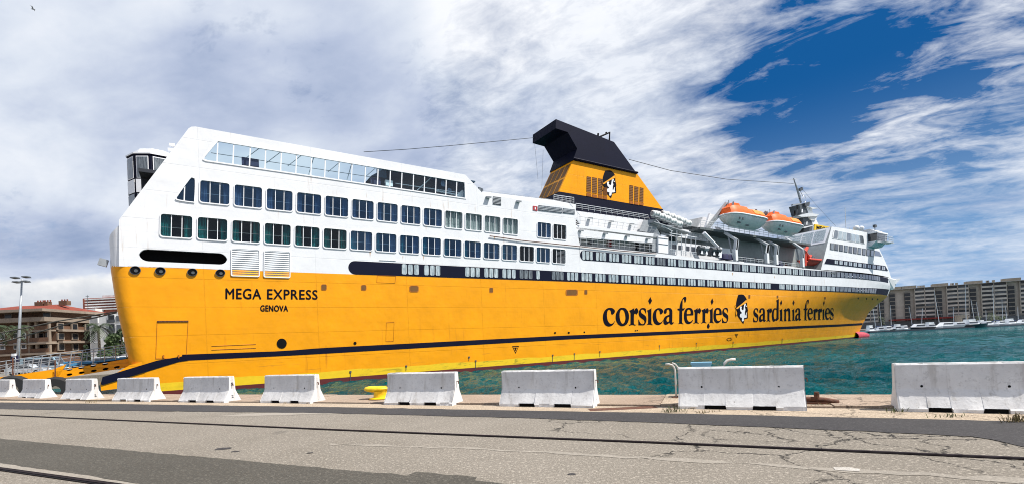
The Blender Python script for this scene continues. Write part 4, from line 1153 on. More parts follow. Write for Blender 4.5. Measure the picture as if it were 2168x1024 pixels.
mb = MB(); mb.solid([P(1288, 504, 1.9), P(1295, 505, 1.9), P(1295, 522, 1.9), P(1288, 521, 1.9)], (0, .05, 0)); mb.build('fire_station', 'red_box', ferry)
mb = MB(); mb.box(P(1251, 513, 1.0), (.7, .5, .4)); mb.box(P(1356, 526, 1.0), (.8, .5, .5)); mb.build('winch', 'dark_steel', ferry)
# outside pipe running along the deck edge
MB().tube([P(1037, 499.5, -.12), P(1105, 509, -.12), P(1225, 521, -.12), P(1310, 530, -.12), P(1390, 536.5, -.12)], .05, 6).build('deck_pipe', 'rust', ferry)
# stairs
def stairs():
    a, b = P(1208, 447, .3), P(1229, 474, .3)
    mb = MB()
    for t in (.3, 1.1):
        mb.bar(Vector((a.x, t, a.z)), Vector((b.x, t, b.z)), .05, .2)
    st = mb.build('stairs', 'rail_white', ferry)
    for i in range(9):
        p = a.lerp(b, (i + .5) / 9); MB().box((p.x, .7, p.z), (.28, .8, .05)).build('tread', 'dark_steel', st)
    mb = MB()
    for k_ in (0.0, .25, .5, .75, 1):
        p = a.lerp(b, k_); mb.tube([(p.x, .3, p.z), (p.x, .3, p.z + 1)], .02, 5)
    mb.tube([(a.x, .3, a.z + 1), (b.x, .3, b.z + 1)], .025, 5); mb.build('handrail', 'rail_white', st)
stairs()
# lockers, grey screen, raft deck and posts amidships
wallpx('side_screen', 'grey_steel', [(1383, 493), (1394, 497), (1394, 533), (1380, 531)], .5)
lk = MB().solid([P(1394, 499, .2), P(1415, 502.5, .2), P(1415, 536, .2), P(1394, 534.5, .2)], (0, 1.2, 0)).build('deck_locker', 'white_trim', ferry)
for y in (503.5, 515.5): MB().bar(P(1394.5, y, .17), P(1414.5, y + 2.4, .17), .03, .06).build('locker_seam', 'dark_steel', lk)
wallpx('deckhouse_wall', 'ship_white', [(1400, 478), (1500, 494), (1500, 512), (1400, 496)], 4.0)
wallpx('mesh_screen', 'grey_steel', [(1362, 467), (1388, 464), (1392, 480), (1385, 494), (1354, 489)], 1.0, .05)
mb = MB()
for x, y0, y1 in ((1422, 489, 537), (1433, 488, 539), (1443, 494, 540), (1452, 497, 541), (1463, 500, 542), (1473, 502, 543)):
    mb.tube([P(x, y0, .3), P(x, y1, .3)], .055, 5)
mb.tube([P(1418, 494, .3), P(1475, 503, .3)], .06, 5); mb.tube([P(1400, 480, .6), P(1462, 492, .6)], .07, 5)
mb.tube([P(1388, 464, .6), P(1402, 478, .4), P(1424, 490, .3)], .06, 5)
mb.build('raft_rack', 'rail_white', ferry)
rail([P(1418, 527, .2), P(1475, 534, .2)], [P(1418, 537, .2), P(1475, 543, .2)], 8, 1, .022)
rail([P(1452, 492, 3.2), P(1520, 503, 3.2)], [P(1452, 505, 3.2), P(1520, 515, 3.2)], 8, 1, .03, 'grey_steel')
# winch machinery, tarps
rnd = random.Random(9)
for x in (1479, 1489, 1505, 1516):
    c = P(x, 531 + (x - 1479) * .1, .6)
    mb = MB(); mb.box(c + Vector((0, 0, -.1)), (.9, .7, .9)); mb.tube([c + Vector((-.5, -.35, .35)), c + Vector((.5, -.35, .35))], .38, 8); mb.tube([c + Vector((0, -.4, -.5)), c + Vector((.3, -.4, .9))], .08, 5)
    mb.build('boat_winch', 'dark_steel' if x != 1489 else 'grey_steel', ferry)
    MB().solid([c + Vector((-.25, -.55, -.5)), c + Vector((.35, -.55, -.5)), c + Vector((.1, -.55, .25))], (0, .05, 0)).build('winch_guard', 'white_trim', ferry)
for x, y in ((1534, 542), (1543, 543), (1650, 557)):
    c = P(x, y, .8); mb = MB(); rows = []
    for i in range(6):
        a_ = i / 5; rows.append([c + Vector((.9 * math.cos(b) * (1 - .3 * a_), .5 * math.sin(b) * (1 - .3 * a_), -.5 + .9 * math.sin(a_ * 1.5))) for b in [j * math.pi / 5 for j in range(11)]])
    mb.grid(rows); mb.build('covered_gear', 'tarp_navy', ferry, smooth='all')

# boat deck above the promenade, inner wall coloured darker to stand for its shade
sB0, sB1 = P(1478, 490, 2.4).x, P(1712, 512, 2.4).x
zBD = P(1560, 494, 2.4).z
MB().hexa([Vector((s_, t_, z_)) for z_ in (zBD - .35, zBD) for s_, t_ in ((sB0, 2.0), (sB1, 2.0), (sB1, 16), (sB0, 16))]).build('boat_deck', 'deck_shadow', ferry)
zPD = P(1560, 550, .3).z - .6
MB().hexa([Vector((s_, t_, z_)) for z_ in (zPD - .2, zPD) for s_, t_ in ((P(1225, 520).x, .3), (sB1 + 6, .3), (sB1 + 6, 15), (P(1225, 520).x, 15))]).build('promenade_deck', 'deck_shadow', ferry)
MB().hexa([Vector((s_, t_, z_)) for z_ in (zPD, zBD - .3) for s_, t_ in ((sB0 - 2, 5.0), (sB1, 5.0), (sB1, 5.3), (sB0 - 2, 5.3))]).build('promenade_wall', 'shaded_grey_green', ferry)
for i in range(9):
    s = lerp(sB0 + 3, sB1 - 4, i / 8)
    f = MB().box((s, 4.97, zPD + 2.1), (1.3, .06, 1.2)).build('window', 'grey_steel', ferry)
    MB().box((s - .31, 4.92, zPD + 2.1), (.55, .06, 1.05)).build('pane', 'pane_dark', f); MB().box((s + .31, 4.92, zPD + 2.1), (.55, .06, 1.05)).build('pane', 'pane_dark', f)
MB().hexa([Vector((s_, t_, z_)) for z_ in (zPD, zPD + 1.25) for s_, t_ in ((sB0 + 4, 3.4), (sB1 - 2, 3.4), (sB1 - 2, 3.5), (sB0 + 4, 3.5))]).build('deck_locker', 'white_trim', ferry)
rail([Vector((sB0, 1.9, zBD + 1.05)), Vector((sB1 - 2, 1.9, zBD + 1.05))], [Vector((sB0, 1.9, zBD)), Vector((sB1 - 2, 1.9, zBD))], 22, 2, .035)
rail([P(1562, 543, .3), P(1690, 558, .3)], [P(1562, 551, .3), P(1690, 565, .3)], 16, 1, .03, 'rail_white')
# davit posts and arms
for bx, yt, yb, tx, ty, ex, ey in ((1557, 529, 550, 1559.5, 508, 1516.5, 481.5), (1623.5, 536, 556, 1626, 518.5, 1589, 498), (1643, 539, 558.5, 1645, 520.5, 1613, 504), (1698.5, 546, 564, 1700, 528.5, 1665, 505)):
    b0, b1, tp = P(bx, yb + 1, .15), P(bx, yt, .15), P(tx, ty, .15)
    mb = MB(); mb.box((b0 + b1) / 2, (.62, .5, b1.z - b0.z)); dv = mb.build('davit_post', 'white_trim', ferry)
    MB().bar(b1, tp, .34, .4).build('davit_web', 'black', dv)
    en = P(ex, ey, 3.6)
    for dx_ in (-.26, .26):
        o_ = Vector((dx_, 0, 0)); MB().bar(b1 + o_, tp + o_, .10, .48).build('davit_flange', 'rail_white', dv)
        MB().bar(tp + o_, en + o_, .11, .34).build('davit_arm', 'rail_white', dv)
    MB().bar(tp.lerp(en, .04), tp.lerp(en, .96), .38, .10).build('davit_web', 'grey_steel', dv)
    MB().bar(b1 + Vector((-.3, .5, -.3)), tp.lerp(en, .42), .2, .2).build('davit_brace', 'grey_steel', dv)
for (x0, y0, x1, y1, x2, y2) in ((1494, 488, 1514, 462, 1539.5, 430), (1607, 466, 1614, 458, 1624, 448.5)):
    a, b, c = P(x0, y0, 2.6), P(x1, y1, 2.3), P(x2, y2, 1.6)
    mb = MB()
    for dx_ in (-.3, .3): mb.bar(a + Vector((dx_, 0, 0)), c + Vector((dx_, 0, 0)), .12, .4)
    mb.bar(c, c + Vector((.1, -.2, -1.9)), .25, .3)
    mb.build('davit_arm', 'grey_steel', ferry)
wallpx('davit_frame', 'ship_white', [(1503, 452), (1513, 455), (1500, 482), (1492, 486)], 2.6, .3)
wallpx('ventilator_house', 'ship_white', [(1490, 459), (1498, 462), (1496, 486), (1478, 483)], 5.0, 2.5)
wallpx('ventilator_house', 'grey_steel', [(1458, 466), (1489, 459.5), (1489, 483), (1458, 478)], 5.2, 2.5)
# slanting fire main and crane boom near the rafts
MB().tube([P(1490, 493, 1.0), P(1521, 524, .5)], .28, 8, r2=.2).build('slewing_boom', 'white_trim', ferry)
MB().solid([P(1521, 522, .35), P(1529, 523.5, .35), P(1528, 545, .35), P(1522, 544, .35)], (0, .5, 0)).build('boom_post', 'white_trim', ferry)

# ---- bridge block at the bow
BLp, TLp, TRp, MRp, BRp = H(1738, 570), H(1760.6, 480), H(1846, 495), H(1864, 531), H(1889, 588.5)
def right_edge(v):
    f = (MRp.z - BRp.z) / (TRp.z - BRp.z)
    return BRp.lerp(MRp, v / f) if v < f else MRp.lerp(TRp, (v - f) / (1 - f))
def bridge_pt(u_, v, off=0.0, flip=False):
    a, b = BLp.lerp(TLp, v), right_edge(v)
    s, z = lerp(a.x, b.x, u_), lerp(a.z, b.z, u_)
    t = tside(s, z) - off
    return Vector((s, BEAM - t if flip else t, z))
mb = MB()
A = [[bridge_pt(j / 26, i / 8) for j in range(27)] for i in range(9)]
mb.grid(A); mb.build('bridge_wall', 'ship_white', ferry)
Bp = [[bridge_pt(j / 26, i / 8, 0, True) for j in range(27)] for i in range(9)]
MB().grid(Bp).build('bridge_port_wall', 'ship_white', ferry)
MB().grid([[r_[0] for r_ in A], [r_[0] for r_ in Bp]]).build('bridge_aft_wall', 'shaded_grey_green', ferry)  # grey instead of white: shade of the after side put into its colour
MB().grid([[r_[-1] for r_ in A], [r_[-1] for r_ in Bp]]).build('bridge_front_wall', 'ship_white', ferry)
MB().grid([A[-1], Bp[-1]]).build('bridge_roof', 'deck_shadow', ferry)
MB().grid([[H(x, 588, 0) for x in (1700, 1800, 1889)], [H(x, 588, 0) + Vector((0, 10, 0)) for x in (1700, 1800, 1889)]]).build('foredeck', 'deck_shadow', ferry)
# after-facing glazing of the bridge block
def aftb(v, w_, o=.05):
    p = BLp.lerp(TLp, v); return Vector((p.x - o, lerp(tside(p.x, p.z), 17, w_), p.z))
fr_ = MB().solid([aftb(.63, .03), aftb(.99, .01), aftb(.99, .62), aftb(.63, .62)], (.03, 0, 0)).build('aft_window', 'white_trim', ferry)
for i in range(4):
    w0 = .05 + i * .14
    MB().solid([aftb(.69, w0, .09), aftb(.95, w0, .09), aftb(.95, w0 + .125, .09), aftb(.69, w0 + .125, .09)], (.03, 0, 0)).build('pane', 'pane_pale', fr_)
def hp(name, mat, pts, off=.05, back=-.02, parent=ferry): return hull_plate(name, mat, pts, off, back, parent)
def strips(name, mat, pts4, n, off, parent=ferry):
    (a, b, c, d_) = pts4
    rows = [[H(lerp(a[0], b[0], j / n), lerp(a[1], b[1], j / n), off) for j in range(n + 1)], [H(lerp(d_[0], c[0], j / n), lerp(d_[1], c[1], j / n), off) for j in range(n + 1)]]
    return MB().grid(rows).build(name, mat, parent)
g = strips('saloon_window', 'white_trim', [(1764.5, 486), (1828, 499), (1831, 516.3), (1761.5, 505)], 10, .06)
for i in range(7):
    f0_, f1_ = i / 7 + .008, (i + 1) / 7 - .008
    strips('pane', 'pane_pale' if i % 3 else 'pane_dim', [(lerp(1766, 1827, f0_), lerp(487.6, 500, f0_)), (lerp(1766, 1827, f1_), lerp(487.6, 500, f1_)), (lerp(1763, 1829.5, f1_), lerp(504, 515, f1_)), (lerp(1763, 1829.5, f0_), lerp(504, 515, f0_))], 2, .09, g)
for i, zx in enumerate((468, 525, 585, 645, 705, 763, 820, 877, 930, 983)):
    x = 1680 + zx / 6.02; y = 514.5 + (zx - 468) / 6.02 * .165
    wd = 7.4 - i * .12
    o = hp('window', 'dark_steel', [(x - .5, y - .6), (x + wd + .5, y + .5), (x + wd - .2, y + 14.6), (x - 1.3, y + 13.4)], .05)
    hp('pane', 'pane_dim' if i % 3 == 0 else 'pane_dark', [(x + .5, y + .6), (x + wd - .5, y + 1.5), (x + wd - 1.2, y + 13.5), (x - .1, y + 12.5)], .08, .04, o)
hp('corner_window', 'pane_dark', [(1851.5, 529.5), (1861, 532), (1866.5, 542), (1851.5, 540.5)], .06)
strips('window_band', 'navy', [(1750, 546.5), (1874, 562), (1880, 572.6), (1745, 557.3)], 16, .05)
for i in range(11):
    f0_ = (.145 + i * .0775)
    x = lerp(1748, 1877, f0_)
    for k_ in (0, 1):
        xa = x + k_ * 3.7; y = lerp(546.5, 562, (xa - 1750) / 124)
        hp('window', 'pane_pale' if i < 6 else 'pane_dim', [(xa, y + 1.6), (xa + 2.9, y + 2), (xa + 2.6, y + 9.4), (xa - .3, y + 9)], .075, .04)
# bridge wing reaching out over the side
wa, wb = H(1838, 508).x, H(1851, 512).x
zw1, zw0 = H(1845, 499).z, H(1846, 520).z
def wing():
    ti = tside(wa, 13.5)
    def ringz(z, o, grow=0): return [Vector((s_, t_, z)) for s_, t_ in ((wa - grow, ti + 1), (wb + grow, ti + 1.5), (wb + grow, ti - o), (wa - grow, ti - o))]
    wroot = MB().hexa(ringz(zw0 - .5, .6) + ringz(zw0 + .55, 1.6)).build('bridge_wing', 'ship_white', ferry)
    MB().hexa(ringz(zw0 + .55, 1.65) + ringz(zw1 - .05, 1.8)).build('wing_window', 'pane_dark', wroot)
    MB().hexa(ringz(zw1 - .05, 1.9, .2) + ringz(zw1 + .25, 1.9, .2)).build('wing_roof', 'white_trim', wroot)
    MB().hexa(ringz(zw1 + .25, 1.7) + ringz(zw1 + 1.1, .4)).build('wing_top', 'ship_white', wroot)
    mb = MB(); mb.box((wa + .6, ti - 1.2, zw1 + 1.6), (.9, .5, .6)); mb.tube([(wa + .6, ti - 1.2, zw1 + .3), (wa + .6, ti - 1.2, zw1 + 1.4)], .08, 5); mb.build('searchlight', 'dark_steel', wroot)
    mb = MB()
    for z_ in (zw0 + .5, zw0 + 1.0, zw0 + 1.5): mb.tube([(wa + 1.2, ti - 1.6, z_), (wa + 1.4, ti - 2.8, z_), (wb + .2, ti - 2.8, z_), (wb, ti - 1.6, z_)], .05, 5)
    for s_, t_ in ((wa + 1.4, ti - 2.8), (wb + .2, ti - 2.8), ((wa + wb) / 2 + .8, ti - 2.8)): mb.tube([(s_, t_, zw0 + .2), (s_, t_, zw0 + 1.5)], .05, 5)
    mb.box(((wa + wb) / 2 + .7, ti - 2.2, zw0 + .2), (wb - wa - .6, 1.5, .12))
    mb.build('wing_rail', 'rail_white', wroot)
wing()
# roof clutter on the bridge
mb = MB()
for x, y, h in ((1808, 489, 5.5), (1795, 486, .8), (1815, 490, 1.2), (1829, 489, 1.4), (1837, 490, 1.6)):
    c = H(x, y); c.y += 1.5; mb.tube([c, c + Vector((0, 0, h))], .06, 5)
mb.build('whip_aerial', 'rail_white', ferry)
for x, y in ((1826, 489), (1836, 489.5)):
    c = H(x, y); c.y += 1.2; MB().lathe([(.01, 1.5), (.5, 1.3), (.65, .9), (.5, .5), (.2, .2), (.2, -.4)], 10, Matrix.Translation(c)).build('radar_dome', 'white_trim', ferry, smooth='all')

# ---- radar mast
z8 = lambda x, y: (1640 + x / 7.88, 370 + y / 7.88)
MT = 8.0
def mpx(pts, t=MT): return [P(*z8(x, y), t) for x, y in pts]
mast = MB().solid(mpx([(410, 500), (520, 505), (640, 838), (500, 855), (455, 660)]), (0, 2.2, 0)).build('radar_mast', 'dark_steel', ferry)
MB().solid(mpx([(520, 530), (600, 545), (700, 760), (735, 830), (640, 838)]), (0, 2.2, 0)).build('mast_side', 'white_trim', mast)
MB().solid(mpx([(495, 860), (635, 850), (630, 950), (480, 945)]), (0, 2.5, 0)).build('mast_base', 'dark_steel', mast)
for pts in (((390, 680), (560, 640), (745, 660), (700, 695), (450, 705)), ((445, 880), (640, 838), (640, 852), (500, 892)), ((585, 535), (735, 560), (640, 572))):
    MB().solid(mpx(pts, MT - .6), (0, 3.2, 0)).build('mast_platform', 'rail_white', mast)
MB().solid(mpx([(570, 690), (720, 690), (690, 750), (610, 755)], MT - .3), (0, 2.6, 0)).build('mast_housing', 'white_trim', mast)
MB().solid(mpx([(500, 475), (590, 450), (580, 530), (520, 530)], MT - .4), (0, 1.6, 0)).build('crow_nest', 'dark_steel', mast)
for pts in (((455, 575), (472, 577), (468, 632), (450, 630)), ((535, 778), (550, 780), (545, 836), (530, 834))):
    MB().solid(mpx(pts, MT - .06), (0, .05, 0)).build('mast_opening', 'white_trim', mast)
mb = MB(); mb.tube(mpx([(440, 470), (315, 60)]), .22, 6, r2=.10); mb.tube(mpx([(440, 380), (345, 130)]), .06, 5); mb.tube(mpx([(425, 270), (470, 360)]), .05, 4); mb.tube(mpx([(270, 90), (365, 70)]), .06, 4); mb.build('mast_pole', 'grey_steel', mast)
MB().bar(*mpx([(290, 508), (430, 488)], MT - .8), .4, .25).build('radar_scanner', 'grey_steel', mast)
mb = MB(); mb.tube(mpx([(430, 395), (410, 400)]), .15, 5); mb.box(mpx([(425, 250)])[0], (.6, .4, .5)); mb.box(mpx([(450, 240)])[0], (.5, .4, .6)); mb.build('mast_lamp', 'dark_steel', mast)
c = mpx([(495, 410)])[0]; MB().tube([c + Vector((.75 * math.cos(a), 0, .75 * math.sin(a))) for a in [k * math.pi / 8 for k in range(17)]], .05, 4).build('direction_finder', 'white_trim', mast)
mb = MB(); mb.tube(mpx([(470, 250), (560, 360), (740, 560), (1020, 860)]), .03, 4); mb.tube(mpx([(380, 520), (370, 700)]), .03, 4); mb.tube(mpx([(340, 620), (360, 740)]), .03, 4); mb.build('signal_stay', 'grey_steel', mast)
for pp in ((380, 545), (337, 638)): MB().box(mpx([pp])[0], (.5, .1, .9)).build('signal_shape', 'black', mast)
# yellow name board behind the bridge front
nb_t = 4.5
MB().solid([P(x, y, nb_t) for x, y in ((1725, 474.5), (1795, 487.5), (1795, 500), (1724, 489.5))], (0, .2, 0)).build('name_board', 'bollard_yellow', ferry)
def font_board(body, fn, name, mat='letter_black', parent=ferry, off=.02):
    cu = bpy.data.curves.new('text', 'FONT'); cu.body = body; cu.offset = off; cu.resolution_u = 2
    o = bpy.data.objects.new('text', cu); COL.objects.link(o); bpy.context.view_layer.update()
    me = bpy.data.meshes.new_from_object(o.evaluated_get(bpy.context.evaluated_depsgraph_get()))
    xs = [v.co.x for v in me.vertices]; ys = [v.co.y for v in me.vertices]
    for v in me.vertices: v.co = fn((v.co.x - min(xs)) / (max(xs) - min(xs)), (max(ys) - v.co.y) / (max(ys) - min(ys)))
    bpy.data.objects.remove(o); me.materials.clear(); me.materials.append(MATS[mat]); me.name = name
    return link(name, me, parent)
font_board('MEGA EXPRESS', lambda u_, k_: P(lerp(1729, 1791, u_), lerp(lerp(477.5, 489.3, u_), lerp(485.5, 496.5, u_), k_), nb_t - .05), 'board_lettering')

# ================================================================ LIFEBOATS, RAFTS, RESCUE BOAT
def lifeboat(x0, x1, yl_, yr, ym, label, canvas_mat):
    t_c = .9
    a, b = P(x0, yl_, t_c), P(x1, yr, t_c)
    c = (a + b) / 2; L = (b.x - a.x) / 2 * .87; c.x += L * .06
    root = ship_empty('lifeboat', label, 'lifeboat', 'lifeboats hung from the davits', (c.x, t_c, c.z))
    k = .155 * 2 * L          # half beam
    dep = .16 * 2 * L       # hull depth
    def hb(u_): return k * max(0.0, 1 - abs(u_) ** 5.5) ** .45
    us = [-1 + 2 * i / 28 for i in range(29)]
    def sect(u_, f):         # f 0 keel .. 1 gunwale
        rk = 1 - .16 * (1 - f) ** 1.3
        return u_ * L * rk, hb(u_) * (math.sin(f * math.pi / 2) ** .62), -dep * (1 - f) * (1 - .30 * abs(u_) ** 4)
    mb = MB()
    for sg in (-1, 1):
        mb.grid([[(sect(u_, f)[0], sg * sect(u_, f)[1], sect(u_, f)[2]) for u_ in us] for f in [i / 8 for i in range(9)]])
    mb.build('hull', 'boat_white', root, smooth='all')
    mb = MB()
    for sg in (-1, 1): mb.tube([(u_ * L, sg * (hb(u_) + .04), .04) for u_ in us], .13, 6)
    mb.build('fender', 'white_trim', root, smooth='all')
    can = MB(); ch = .25 * L
    def crown(u_):
        e = max(0.0, 1 - abs(u_) ** 12) ** .5
        return ch * e * (1.0 if u_ < -.1 else .82)
    for sg in (-1, 1):
        can.grid([[(u_ * L * (.985 - .05 * f), sg * (hb(u_) * (1 - .36 * f ** 1.6)) * .97, .12 + crown(u_) * f) for u_ in us] for f in (0, .35, .7, 1)])
    top1 = [(u_ * L * .935, hb(u_) * .64 * .97, .12 + crown(u_)) for u_ in us]; top2 = [(p[0], -p[1], p[2]) for p in top1]
    can.grid([top1, top2]); can.build('canopy', 'boat_orange', root, smooth=True)
    # lighter soft cover on the forward half, raised steering cabin aft
    sf = MB(); u2 = [.12 + .80 * i / 12 for i in range(13)]
    for sg in (-1,):
        sf.grid([[(u_ * L * (.985 - .05 * f), sg * (hb(u_) * (1 - .36 * f ** 1.6)) * .985 - .02, .13 + crown(u_) * f * 1.01) for u_ in u2] for f in (.30, .45, .7, 1)])
    sf.build('soft_cover', canvas_mat, root, smooth=True)
    MB().hexa([Vector(p) for p in ((-.80 * L, -.5, .1 + ch * .9), (-.28 * L, -.6, .1 + ch), (-.28 * L, .6, .1 + ch), (-.80 * L, .5, .1 + ch * .9), (-.62 * L, -.42, .1 + ch * 1.45), (-.34 * L, -.48, .1 + ch * 1.45), (-.34 * L, .48, .1 + ch * 1.45), (-.62 * L, .42, .1 + ch * 1.45))]).build('steering_cabin', 'boat_orange', root)
    MB().solid([(-.73 * L, -.52, .1 + ch * 1.12), (-.62 * L, -.52, .1 + ch * 1.12), (-.58 * L, -.47, .1 + ch * 1.55), (-.64 * L, -.47, .1 + ch * 1.55)], (0, .02, 0)).build('cabin_window', 'pane_dim', root)
    MB().lathe([(.01, .75), (.18, .7), (.25, .3), (.28, 0)], 8, Matrix.Translation((.70 * L, 0, .1 + ch * .8))).build('hook_cover', 'dark_steel', root)
    MB().tube([(-.72 * L, 0, .1 + ch * .9), (-.72 * L, 0, 2.5)], .05, 5).build('fall_wire', 'dark_steel', root)
    # keel, skates and side markings
    MB().bar((-.8 * L, 0, -dep * 1.0), (.8 * L, 0, -dep * 1.0), .14, .2).build('keel', 'boat_white', root)
    for u_ in (-.66, -.52):
        p = sect(u_, .62); MB().box((p[0], -p[1] - .03, p[2]), (.28, .06, .5)).build('skate', 'dark_steel', root)
    for u_, f in ((-.62, .3), (-.12, .22)):
        p = sect(u_, f); MB().box((p[0], -p[1] - .05, p[2]), (.8, .08, .3)).build('bilge_rail', 'dark_steel', root)
    for i in range(12):
        u_ = -.05 + .082 * i; p = sect(u_, .93); MB().tube([(p[0], -p[1] - .05, p[2] + .05), (p[0] + .12, -p[1] - .10, p[2] - .22)], .025, 4).build('grab_line', 'grey_steel', root)
lifeboat(1523, 1616, 461, 463, 453, 'larger white lifeboat with orange canopy, nearer the funnel', 'boat_canvas')
lifeboat(1613.5, 1691, 473.5, 480.5, 471, 'smaller white lifeboat with orange canopy, nearer the radar mast', 'boat_canvas')

# life-raft canisters on their rack
ROW = ['first', 'second', 'third', 'fourth', 'fifth', 'sixth']
def canister(x, y, t, label):
    c = P(x, y, t); r_, L = .44, 1.5
    root = ship_empty('life_raft_canister', label, 'life raft', 'white life raft canisters on the rack', tuple(c))
    M = Matrix.Rotation(R(90), 4, 'Y')
    MB().lathe([(.02, -L / 2), (r_ * .75, -L / 2), (r_, -L / 2 + .12), (r_, L / 2 - .12), (r_ * .75, L / 2), (.02, L / 2)], 12, M).build('drum', 'boat_white', root, smooth=True)
    for h in (-.3, .3): MB().lathe([(r_ + .012, h - .03), (r_ + .02, h), (r_ + .012, h + .03)], 12, M).build('strap', 'dark_steel', root)
    MB().lathe([(r_ * .70, -L / 2 - .01), (.02, -L / 2 - .02)], 12, M).build('end_cap', 'grey_steel', root)
    MB().box((0, 0, -r_ - .05), (1.0, .7, .14)).build('cradle', 'grey_steel', root)
for i, (x, y) in enumerate(((1388, 453), (1399, 458), (1411, 463), (1423, 468.5), (1435, 474))):
    canister(x, y, .7, ROW[i] + ' white raft canister from the funnel, outer row of the rack')
for i, (x, y) in enumerate(((1408, 453.5), (1420, 458), (1432, 462.5), (1444, 467.5), (1454, 472))):
    canister(x, y, 2.0, ROW[i] + ' white raft canister from the funnel, inner row of the rack')
MB().hexa([Vector((lerp(P(1385, 464, .2).x, P(1462, 480, .2).x, u_), t_, lerp(P(1385, 462, .7).z, P(1462, 486, .7).z, u_) - .75 + dz)) for dz in (0, .12) for u_, t_ in ((0, .2), (1, .2), (1, 2.6), (0, 2.6))]).build('raft_platform', 'grey_steel', ferry)

# small red rescue boat on its crane
c = P(1717, 552, 1.6)
rb = ship_empty('rescue_boat', 'small red rescue boat on its cradle below the bridge block', 'rescue boat', None, tuple(c))
mb = MB(); us = [-1 + i / 10 for i in range(21)]
hb = lambda u_: 1.05 * max(0, 1 - abs(u_) ** 3 if u_ > 0 else 1 - .15 * abs(u_)) ** .6
for sg in (-1, 1): mb.grid([[(u_ * 2.9, sg * hb(u_) * math.sin(f * 1.57), -.9 * (1 - f) + .25 * max(0, u_) ** 2) for u_ in us] for f in (0, .3, .6, 1)])
mb.build('hull', 'rescue_red', rb, smooth='all')
mb = MB()
for sg in (-1, 1): mb.tube([(u_ * 2.9, sg * hb(u_), .05 + .25 * max(0, u_) ** 2) for u_ in us], .26, 7)
mb.build('collar', 'rescue_red', rb, smooth='all')
MB().box((-.6, 0, .5), (.9, .8, .9)).build('console', 'dark_steel', rb); MB().box((-2.8, 0, .3), (.5, .5, 1.0)).build('outboard', 'black', rb)
MB().tube([(1.6, 0, .2), (1.6, 0, 1.0), (1.0, 0, 1.0)], .05, 5).build('grab_frame', 'grey_steel', rb)
cr = MB(); b0 = P(1703, 560, 1.2); 
for pts in (((1703, 562), (1704, 533)), ((1704, 535), (1712, 545), (1716, 541)), ((1703, 533), (1709, 524))): cr.tube([P(x, y, 1.2) for x, y in pts], .42, 8, r2=.3)
cr.build('rescue_crane', 'rescue_red', ferry)

# ================================================================ THINGS ON THE QUAY
def barrier_mat():
    m, t = new_mat('barrier_concrete')
    tc = t.n('TexCoord').outputs['Object']
    oi = t.n('ObjectInfo').outputs['Random']
    v = t.n('VectorMath', operation='ADD', i_0=tc, i_1=t.n('CombineXYZ', i_0=t.math('MULTIPLY', oi, 37.0), i_1=t.math('MULTIPLY', oi, 11.0)).outputs[0]).outputs[0]
    n1 = t.noise(v, 1.6, 7.0, 0.65); n2 = t.noise(v, 14.0, 6.0, 0.7); n3 = t.noise(t.mapping(v, scale=(3.5, 3.5, .35)), 1.5, 5.0, 0.6)
    z = t.n('SeparateXYZ', i_0=tc).outputs[2]
    c = t.mix(t.maprange(n1, .35, .7), (0.62, 0.61, 0.60), (0.75, 0.745, 0.735))
    c = t.mix(t.math('MULTIPLY', t.maprange(n2, .52, .68), .42), c, (0.36, 0.35, 0.34))
    c = t.mix(t.math('MULTIPLY', t.maprange(n3, .54, .70), .42), c, (0.30, 0.27, 0.23))
    chip = t.math('MULTIPLY', t.maprange(t.noise(v, 3.4, 6.0, .7), .665, .69), t.maprange(z, .42, .12))
    c = t.mix(t.math('MULTIPLY', chip, .85), c, (0.20, 0.18, 0.16))
    b = t.n('Bump', i_Strength=.45, i_Distance=.03, i_Height=t.math('SUBTRACT', t.math('MULTIPLY', n2, .6), chip))
    finish(t, Base_Color=c, Roughness=.85, Normal=b.outputs[0], Specular_IOR_Level=.2)
barrier_mat()
BH = 0.875
